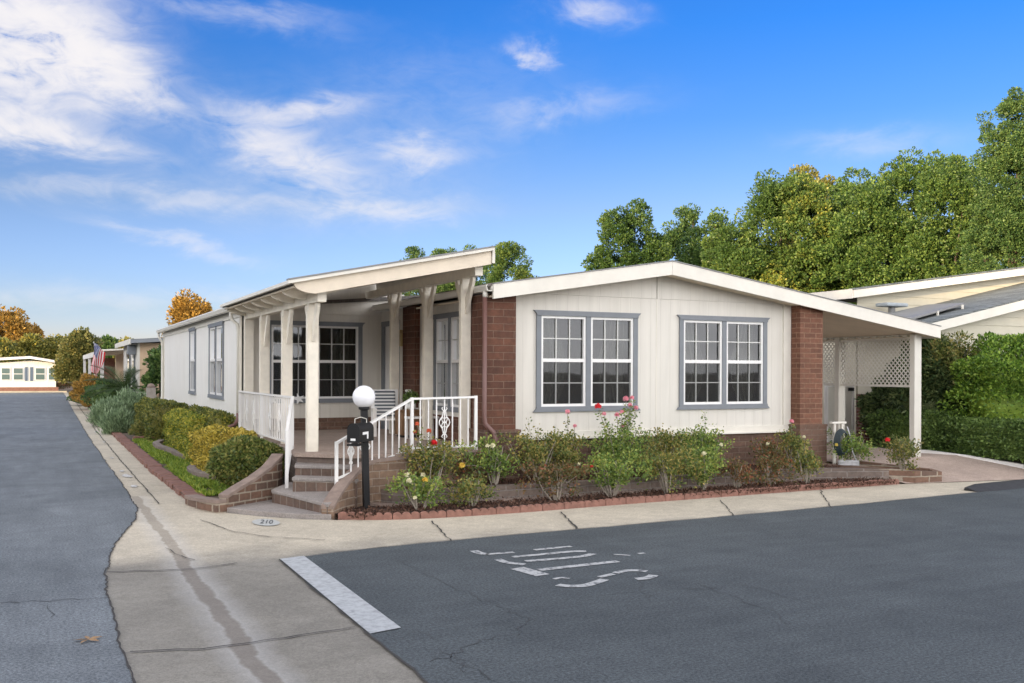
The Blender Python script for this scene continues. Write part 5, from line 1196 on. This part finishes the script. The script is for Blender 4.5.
for i, (u, v, R_, H_, lab) in enumerate([(109, 424, .50, .85, 'grey green feathery sage bush nearest the pavement edge'), (128, 412, .62, 1.15, 'taller grey green feathery sage bush behind the nearest one'), (146, 408, .6, 1.0, 'grey green feathery sage bush beside the brown green hedge'), (118, 431, .38, .5, 'low feathery sage bush in front, touching the pavement')]):
    p = GZ(u, v, .08); yy = min(p.y, 37.5); p = (GZ(u, v, .08) if p.y < 37.5 else Vector((*[q * 37.5 / p.y for q in p.xy], .08)))
    spiky('sage_bush', lab, p.x, p.y, .05, R_, H_, 'sage', 9000, .17, 60 + i)
# cycads
def cycad(label, x, y, z, L_, nf_, seed, tr=.5):
    rng = np.random.default_rng(seed); t = thing('cycad', label, 'palm', (x, y, z))
    V = []
    rib = MB()
    for k in range(nf_):
        a = k * 2.399; el0 = rng.uniform(.15, 1.25); pts = []
        p = np.array([x, y, z + tr]); ee = el0
        for s_ in range(13):
            pts.append(p.copy()); p = p + np.array([math.cos(a) * math.cos(ee), math.sin(a) * math.cos(ee), math.sin(ee)]) * L_ / 12; ee -= .085
        rib.tube([tuple(q) for q in pts], [.014 * (1 - i / 14) + .003 for i in range(13)], 4)
        sdv = np.array([-math.sin(a), math.cos(a), 0])
        for s_ in range(1, 12):
            for sub in (0, .33, .66):
                q = pts[s_] * (1 - sub) + pts[s_ + 1] * sub; dd = pts[s_ + 1] - pts[s_]; dd /= np.linalg.norm(dd)
                ll = L_ * .17 * math.sin(math.pi * (s_ + sub) / 12.6) + .04
                for sg in (1, -1):
                    tip_ = q + (sdv * sg * .85 + dd * .5 + np.array([0, 0, .25])) * ll; w = dd * .018
                    V += [q - w, q + w, tip_ + w * .2, tip_ - w * .2]
    quads('fronds', np.array(V), M['cycad'], t); rib.build('ribs', M['cycad'], t); MB().lathe([(.16, 0), (.2, .1), (.2, tr - .08), (.10, tr + .05)], x, y, 12, z).build('trunk', M['bark'], t)
p = at_dist(124, 39); cycad('large dark cycad palm with arching fronds above the sage bushes', p[0], p[1], .1, 1.7, 26, 71, .95)
p = at_dist(148, 36.5); cycad('smaller dark cycad palm close to the tan house', p[0], p[1], .1, 1.0, 20, 72, .55)
p = at_dist(90, 47); shrub('orange_shrub', 'orange brown flowering shrub left of the large cycad', p[0], p[1], .05, .8, 1.4, .80, 'treeorange', 8000, .10, 73, amp=.12)
p = at_dist(84, 52); shrub('green_shrub', 'low green shrub at the kerb under the olive tree', p[0], p[1], .05, .7, 1.6, .40, 'treedark', 4000, .10, 74, amp=.12)
p = at_dist(108, 44); shrub('green_shrub', 'dark green shrub between the orange shrub and the cycad', p[0], p[1], .05, 1.0, 1.4, .7, 'treedark', 6000, .10, 79, amp=.12)
p = at_dist(156, 37.6); tree('fig_tree', 'broad leaved dark green small tree in front of the tan wall', p[0] + .1, p[1], [(.1, 0, 2.0, .45, .5, .65), (0, 0, 1.35, .45, .4, .5), (.4, .1, 2.3, .4, .4, .5)], 'treedark', base=.1, nclump=60, rc=.22, per=70, leaf=.17, seed=75, tr=.05)
p = at_dist(31, 89.5); shrub('cone_shrub', 'small bright green conical shrub in front of the far house', p[0], p[1], .1, .45, .45, .95, 'bright', 2500, .16, 76)
for i, u in enumerate((8, 45, 57)):
    p = at_dist(u, 89.6); shrub('flower_shrub', ['low flowering shrub left of the cone shrub at the far house', 'low flowering shrub right of the cone shrub at the far house', 'low flowering shrub at the right corner of the far house'][i], p[0], p[1], .1, 1.4, .4, .3, 'rosered', 1500, .14, 77 + i)
shrub('pale_tuft', 'pale straw coloured tuft at the end of the grass strip', 2.45, 28.0, .08, .3, .35, .2, 'bronze', 1500, .12, 80, aspect=.15)

# ---- right side hedges
shrub('box_hedge', 'low clipped dark hedge along the white kerb at the right', 17.35, 13.25, .28, .55, 1.45, .36, 'boxhedge', 17000, .075, 81, box=5, cat='hedge', amp=.05)
shrub('box_hedge', 'low clipped dark hedge behind the carport post', 17.2, 15.2, .28, .6, .9, .42, 'boxhedge', 11000, .065, 82, box=5, cat='hedge', amp=.05)
shrub('laurel_bush', 'large dark long leaved bush behind the carport post', 17.6, 15.3, .28, .85, .8, 1.22, 'laurel', 14000, .14, 83, aspect=.3, amp=.12)
shrub('bright_hedge', 'tall bright green rounded hedge at the right edge of the picture', 18.45, 13.7, .28, 1.45, 1.35, 1.24, 'bright', 26000, .078, 84, cat='hedge', amp=.12)
shrub('laurel_bush', 'dark long leaved bush under the lattice beside the red brick wall', 17.45, 16.25, .28, .5, .6, .72, 'laurel', 8000, .13, 85, aspect=.3, amp=.14)
tree('bronze_tree', 'thin bronze leaved young tree rising above the dark laurel bush', 17.75, 14.75, [(0, 0, 2.35, .50, .45, .35), (-.3, .1, 1.9, .4, .4, .4), (.35, 0, 2.1, .45, .4, .3)], 'bronze', base=.3, nclump=50, rc=.2, per=60, leaf=.10, seed=86, tr=.035, aspect=.35)
# grass and weeds in the strip: nobody could count the blades
rng = np.random.default_rng(5); n = 26000
gy = rng.uniform(15.0, 27.4, n); gx = 2.16 + rng.random(n) * (.55 + .18 * np.sin(gy * 1.3)); ok = (np.sin(gy * 2.1) * np.sin(gx * 6 + gy) > -.75)
P = np.stack([gx, gy, np.full(n, .06)], 1)[ok]; gr = quads('grass', leafcards(P, rng, .085, .25, np.array([0, 0, .8]) + P * 0, .9), M['grass']); tag(gr, 'rough bright green grass and weeds in the strip behind the brick edging', 'grass'); gr['kind'] = 'stuff'
# mulch chips and fallen leaves
n = 9000; P = np.stack([rng.uniform(3.6, 13.3, n), rng.uniform(12.15, 12.85, n), np.full(n, .062)], 1); P2 = np.stack([rng.uniform(4.4, 13.1, n), rng.uniform(13.05, 13.85, n), np.full(n, .245)], 1)
M['chips'] = leafmat('wood chips', [(.2, (.035, .018, .012)), (.5, (.09, .045, .03)), (.8, (.17, .10, .07))], trans=.0, rough=.9)
ch = quads('bark_chips', leafcards(np.concatenate([P, P2]), rng, .05, .4, np.array([0, 0, .15]) + np.concatenate([P, P2]) * 0, 1), M['chips']); tag(ch, 'dark reddish bark chips covering the rose beds', 'bark chips'); ch['kind'] = 'stuff'
# potted plant foliage
P = np.array([tx + .02, ty, 1.45]) + unit(rng.normal(size=(900, 3))) * np.array([.15, .15, .12]) * rng.random((900, 1)) ** .4; quads('foliage', leafcards(P, rng, .05, .5), M['boxhedge'], pt)

# ---- roses
def flower(c, r, m, parent, seed=0):
    g_ = np.random.default_rng(seed + 900); n_ = 26; d = unit(g_.normal(size=(n_, 3))); d[:, 2] = np.abs(d[:, 2]) * .8; d = unit(d)
    P_ = np.array(c) + d * r * .35; s_ = unit(np.cross(d, unit(g_.normal(size=(n_, 3))))); u_ = np.cross(s_, d); w = r * .55
    nrm = d; e = unit(u_ + nrm * .35)
    V = np.stack([P_ - s_ * w * .5 - e * w * .6, P_ + s_ * w * .5 - e * w * .6, P_ + s_ * w + e * w * .7, P_ - s_ * w + e * w * .7], 1)
    return quads('flower', V.reshape(-1, 3), m, parent)
def rose(label, u, v, y, w, h, mat, flowers=(), seed=1, talls=(), dens=1.0, z=None):
    rng = np.random.default_rng(seed); zb = z if z is not None else (.05 if y < 12.9 else .23)
    if y is None: p = GZ(u, v, zb)
    else: p = GY(u, v, y)
    x = p.x; t = thing('rose_bush', label, 'rose bush', (x, y, zb), 'rose bushes in front of the house')
    b = MB(); tips = []
    for k in range(10):
        a = rng.uniform(0, 6.28); rr2 = rng.uniform(.25, .95) * w / 2; e = Vector((x + rr2 * math.cos(a), y + rr2 * math.sin(a) * .7, zb + h * rng.uniform(.7, 1.0)))
        s0 = Vector((x + .04 * math.cos(a), y + .04 * math.sin(a), zb - .02)); m_ = s0.lerp(e, .45) + Vector((rng.uniform(-.05, .05), 0, 0)) ; b.tube([s0, m_, e], [.012, .009, .004], 5); tips.append((s0, m_, e))
    fl = [(GY(fu, fv, y - dy), c_, r_) for fu, fv, c_, r_, dy in flowers]
    P = []; O = []
    for q, c_, r_ in fl:
        e = q; s0 = Vector((x + .3 * (q.x - x), y, zb + h * .45)); b.tube([s0, s0.lerp(e, .5) + Vector((.02, 0, .02)), e], [.007, .005, .004], 5)
        L_ = (e - s0).length
        for k in range(int(26 + 90 * max(0, L_ - .2))):
            s_ = rng.uniform(.0, .93); c0 = s0.lerp(e, s_); P.append(np.array(c0) + rng.normal(size=3) * .03); O.append([rng.normal(), rng.normal(), .3])
    for q in talls:
        e = GY(q[0], q[1], y); s0 = Vector((x + .3 * (e.x - x), y, zb + h * .45)); b.tube([s0, s0.lerp(e, .5) + Vector((.02, 0, 0)), e], [.007, .005, .003], 5)
        for k in range(int(70)):
            s_ = rng.uniform(.1, 1); c0 = s0.lerp(e, s_); P.append(np.array(c0) + rng.normal(size=3) * .035); O.append([rng.normal(), rng.normal(), .3])
    b.build('stems', M['twig'], t)
    k = int(25 * w * h / .4 * dens) + 7
    cen = np.stack([x + rng.normal(size=k) * w * .27, y + rng.normal(size=k) * w * .2, zb + h * np.clip(rng.normal(.66, .2, k), .28, 1.02)], 1)
    per = 62; P2 = np.repeat(cen, per, 0) + rng.normal(size=(k * per, 3)) * np.array([.062, .062, .05]); O2 = unit(P2 - np.array([x, y, zb]) + rng.normal(size=P2.shape) * .2)
    V = leafcards(P2, rng, .046, .62, O2, 1.0)
    if P: V = np.concatenate([V, leafcards(np.array(P), rng, .05, .62, unit(np.array(O)), .6)])
    quads('foliage', V, M[mat], t)
    for i, (q, c_, r_) in enumerate(fl): flower(q, r_, M[c_], t, seed * 10 + i)
    return t
R_, K_, W_, Y_, O_ = 'petalred', 'petalpink', 'petalwhite', 'petalyellow', 'petalorange'
# front bed
rose('low rose bush with white and yellow flowers just right of the lamp post', 420, 502, 12.45, .62, .44, 'rosegreen', [(407, 475, W_, .05, .15), (409, 481, W_, .055, .2), (425, 480, Y_, .055, .2), (415, 498, W_, .04, .3), (423, 475, W_, .045, .1)], 101)
rose('low flowerless rose bush, second from the lamp post', 472, 502, 12.45, .62, .40, 'rose', [(468, 460, W_, .001, 0)][:0], 102)
rose('sparse rose bush with bare grey stems and a red flower below the left window', 556, 498, 12.45, .72, .55, 'rosered', [(591, 467, R_, .05, .1), (579, 464, W_, .035, .1)], 103, dens=.7)
rose('green rose bush with yellowed leaves under the wide pink blooms', 612, 495, 12.5, .85, .60, 'rosegreen', [], 104)
rose('dense rose bush with yellow tipped leaves left of the creamy flowers', 668, 490, 12.5, .80, .62, 'rose', [], 105)
rose('rose bush with two cream flowers below the second window', 702, 488, 12.6, .66, .62, 'rosegreen', [(704, 454, W_, .055, .2), (721, 445, W_, .045, .15)], 106)
rose('reddish rose bush with bare pale stems below the second window', 738, 487, 12.6, .48, .40, 'rosered', [], 107, dens=.7)
rose('red tinged rose bush with pale forked stems left of the hose stand', 772, 484, 12.65, .50, .44, 'rosered', [(745, 449, R_, .03, 0)][:0], 108, dens=.8)
rose('green and bronze rose bush right below the brick pier', 806, 483, 12.65, .50, .56, 'rose', [(804, 437, W_, .04, .1)], 109, dens=.9)
# raised bed
rose('tall rose bush with orange flowers against the white porch railing', 431, 482, 13.12, .72, .62, 'rose', [(417, 424, O_, .045, .05), (429, 431, O_, .05, .05), (434, 443, R_, .065, .1), (415, 432, O_, .04, .0)], 110, talls=((404, 445), (445, 455)))
rose('bright green rose bush with two pale yellow flowers in front of the downpipe', 494, 480, 13.15, .55, .62, 'rosegreen', [(487.5, 446, W_, .045, .1), (492.5, 446, W_, .06, .1), (462, 466, Y_, .07, .1)], 111)
rose('dark red leaved rose bush in the shade of the porch', 472, 472, 13.25, .5, .45, 'rosered', [], 112, dens=.7)
rose('wide green rose bush below the left edge of the first window', 536, 482, 13.3, .95, .66, 'rose', [], 113, talls=((528, 421), (538, 428), (522, 434)))
rose('rose bush with one tall pink flower below the first window', 567, 480, 13.3, .60, .60, 'rose', [(567.5, 412, K_, .06, .05), (575, 426, K_, .045, .05)], 114)
rose('tall rose bush with many pink and red blooms reaching the first window', 618, 478, 13.3, .85, .68, 'rosegreen', [(598, 406.5, R_, .075, .05), (604, 414, K_, .05, .05), (617, 415, K_, .06, .05), (622, 412, K_, .05, .1), (626, 399, K_, .07, .05), (632, 398, K_, .055, .0), (630, 405, K_, .05, .1), (636, 408, K_, .055, .05), (623, 426, K_, .04, .05)], 115, talls=((640, 425), (632, 415), (612, 425), (607, 430), (628, 408), (629, 411)))
rose('wide rose bush with fine upright shoots between the two windows', 664, 476, 13.3, .95, .68, 'rose', [], 116, talls=((657, 428), (679, 432), (646, 434)))
rose('rose bush with one bare upright shoot below the second window', 703, 474, 13.35, .75, .72, 'rosegreen', [], 117, talls=((705, 413), (699, 425), (716, 430)))
rose('small rose bush with a pale flower low under the second window', 768, 472, 13.3, .5, .50, 'rosered', [(768, 444, W_, .05, .1)], 118, dens=.8)
rose('rose bush with one pink flower in front of the white corner board', 791, 468, 13.35, .5, .56, 'rose', [(791.5, 421.5, K_, .06, .05)], 119)
# driveway planter
rose('light green leafy bush between the hose stand and the carport', 852, 466, 13.35, .72, .62, 'rosegreen', [], 120, talls=((862, 432), (845, 436)), z=.16)
rose('small bronze rose bush with one red flower in the brick corner planter', 903, 478, 12.55, .60, .62, 'bronze', [(887.5, 440, R_, .06, .05)], 121, z=.13, talls=((922, 442),))

# a fallen leaf on the left road
lfp = GZ(88, 641); q_ = MB()
for k in range(5):
    a = k * 1.257 + .4; d = Vector((math.cos(a), math.sin(a), 0)); s0 = Vector((-d.y, d.x, 0))
    q_.add([lfp + Vector((0, 0, .012)), lfp + d * .05 + s0 * .02 + Vector((0, 0, .02)), lfp + d * .11 + Vector((0, 0, .012)), lfp + d * .05 - s0 * .02 + Vector((0, 0, .014))], [(0, 1, 2, 3)])
tag(q_.build('fallen_leaf', plain('dry leaf', (.30, .19, .10), .9, .3, 20, 0), recalc=False), 'dry brown star shaped leaf lying on the left road', 'leaf')
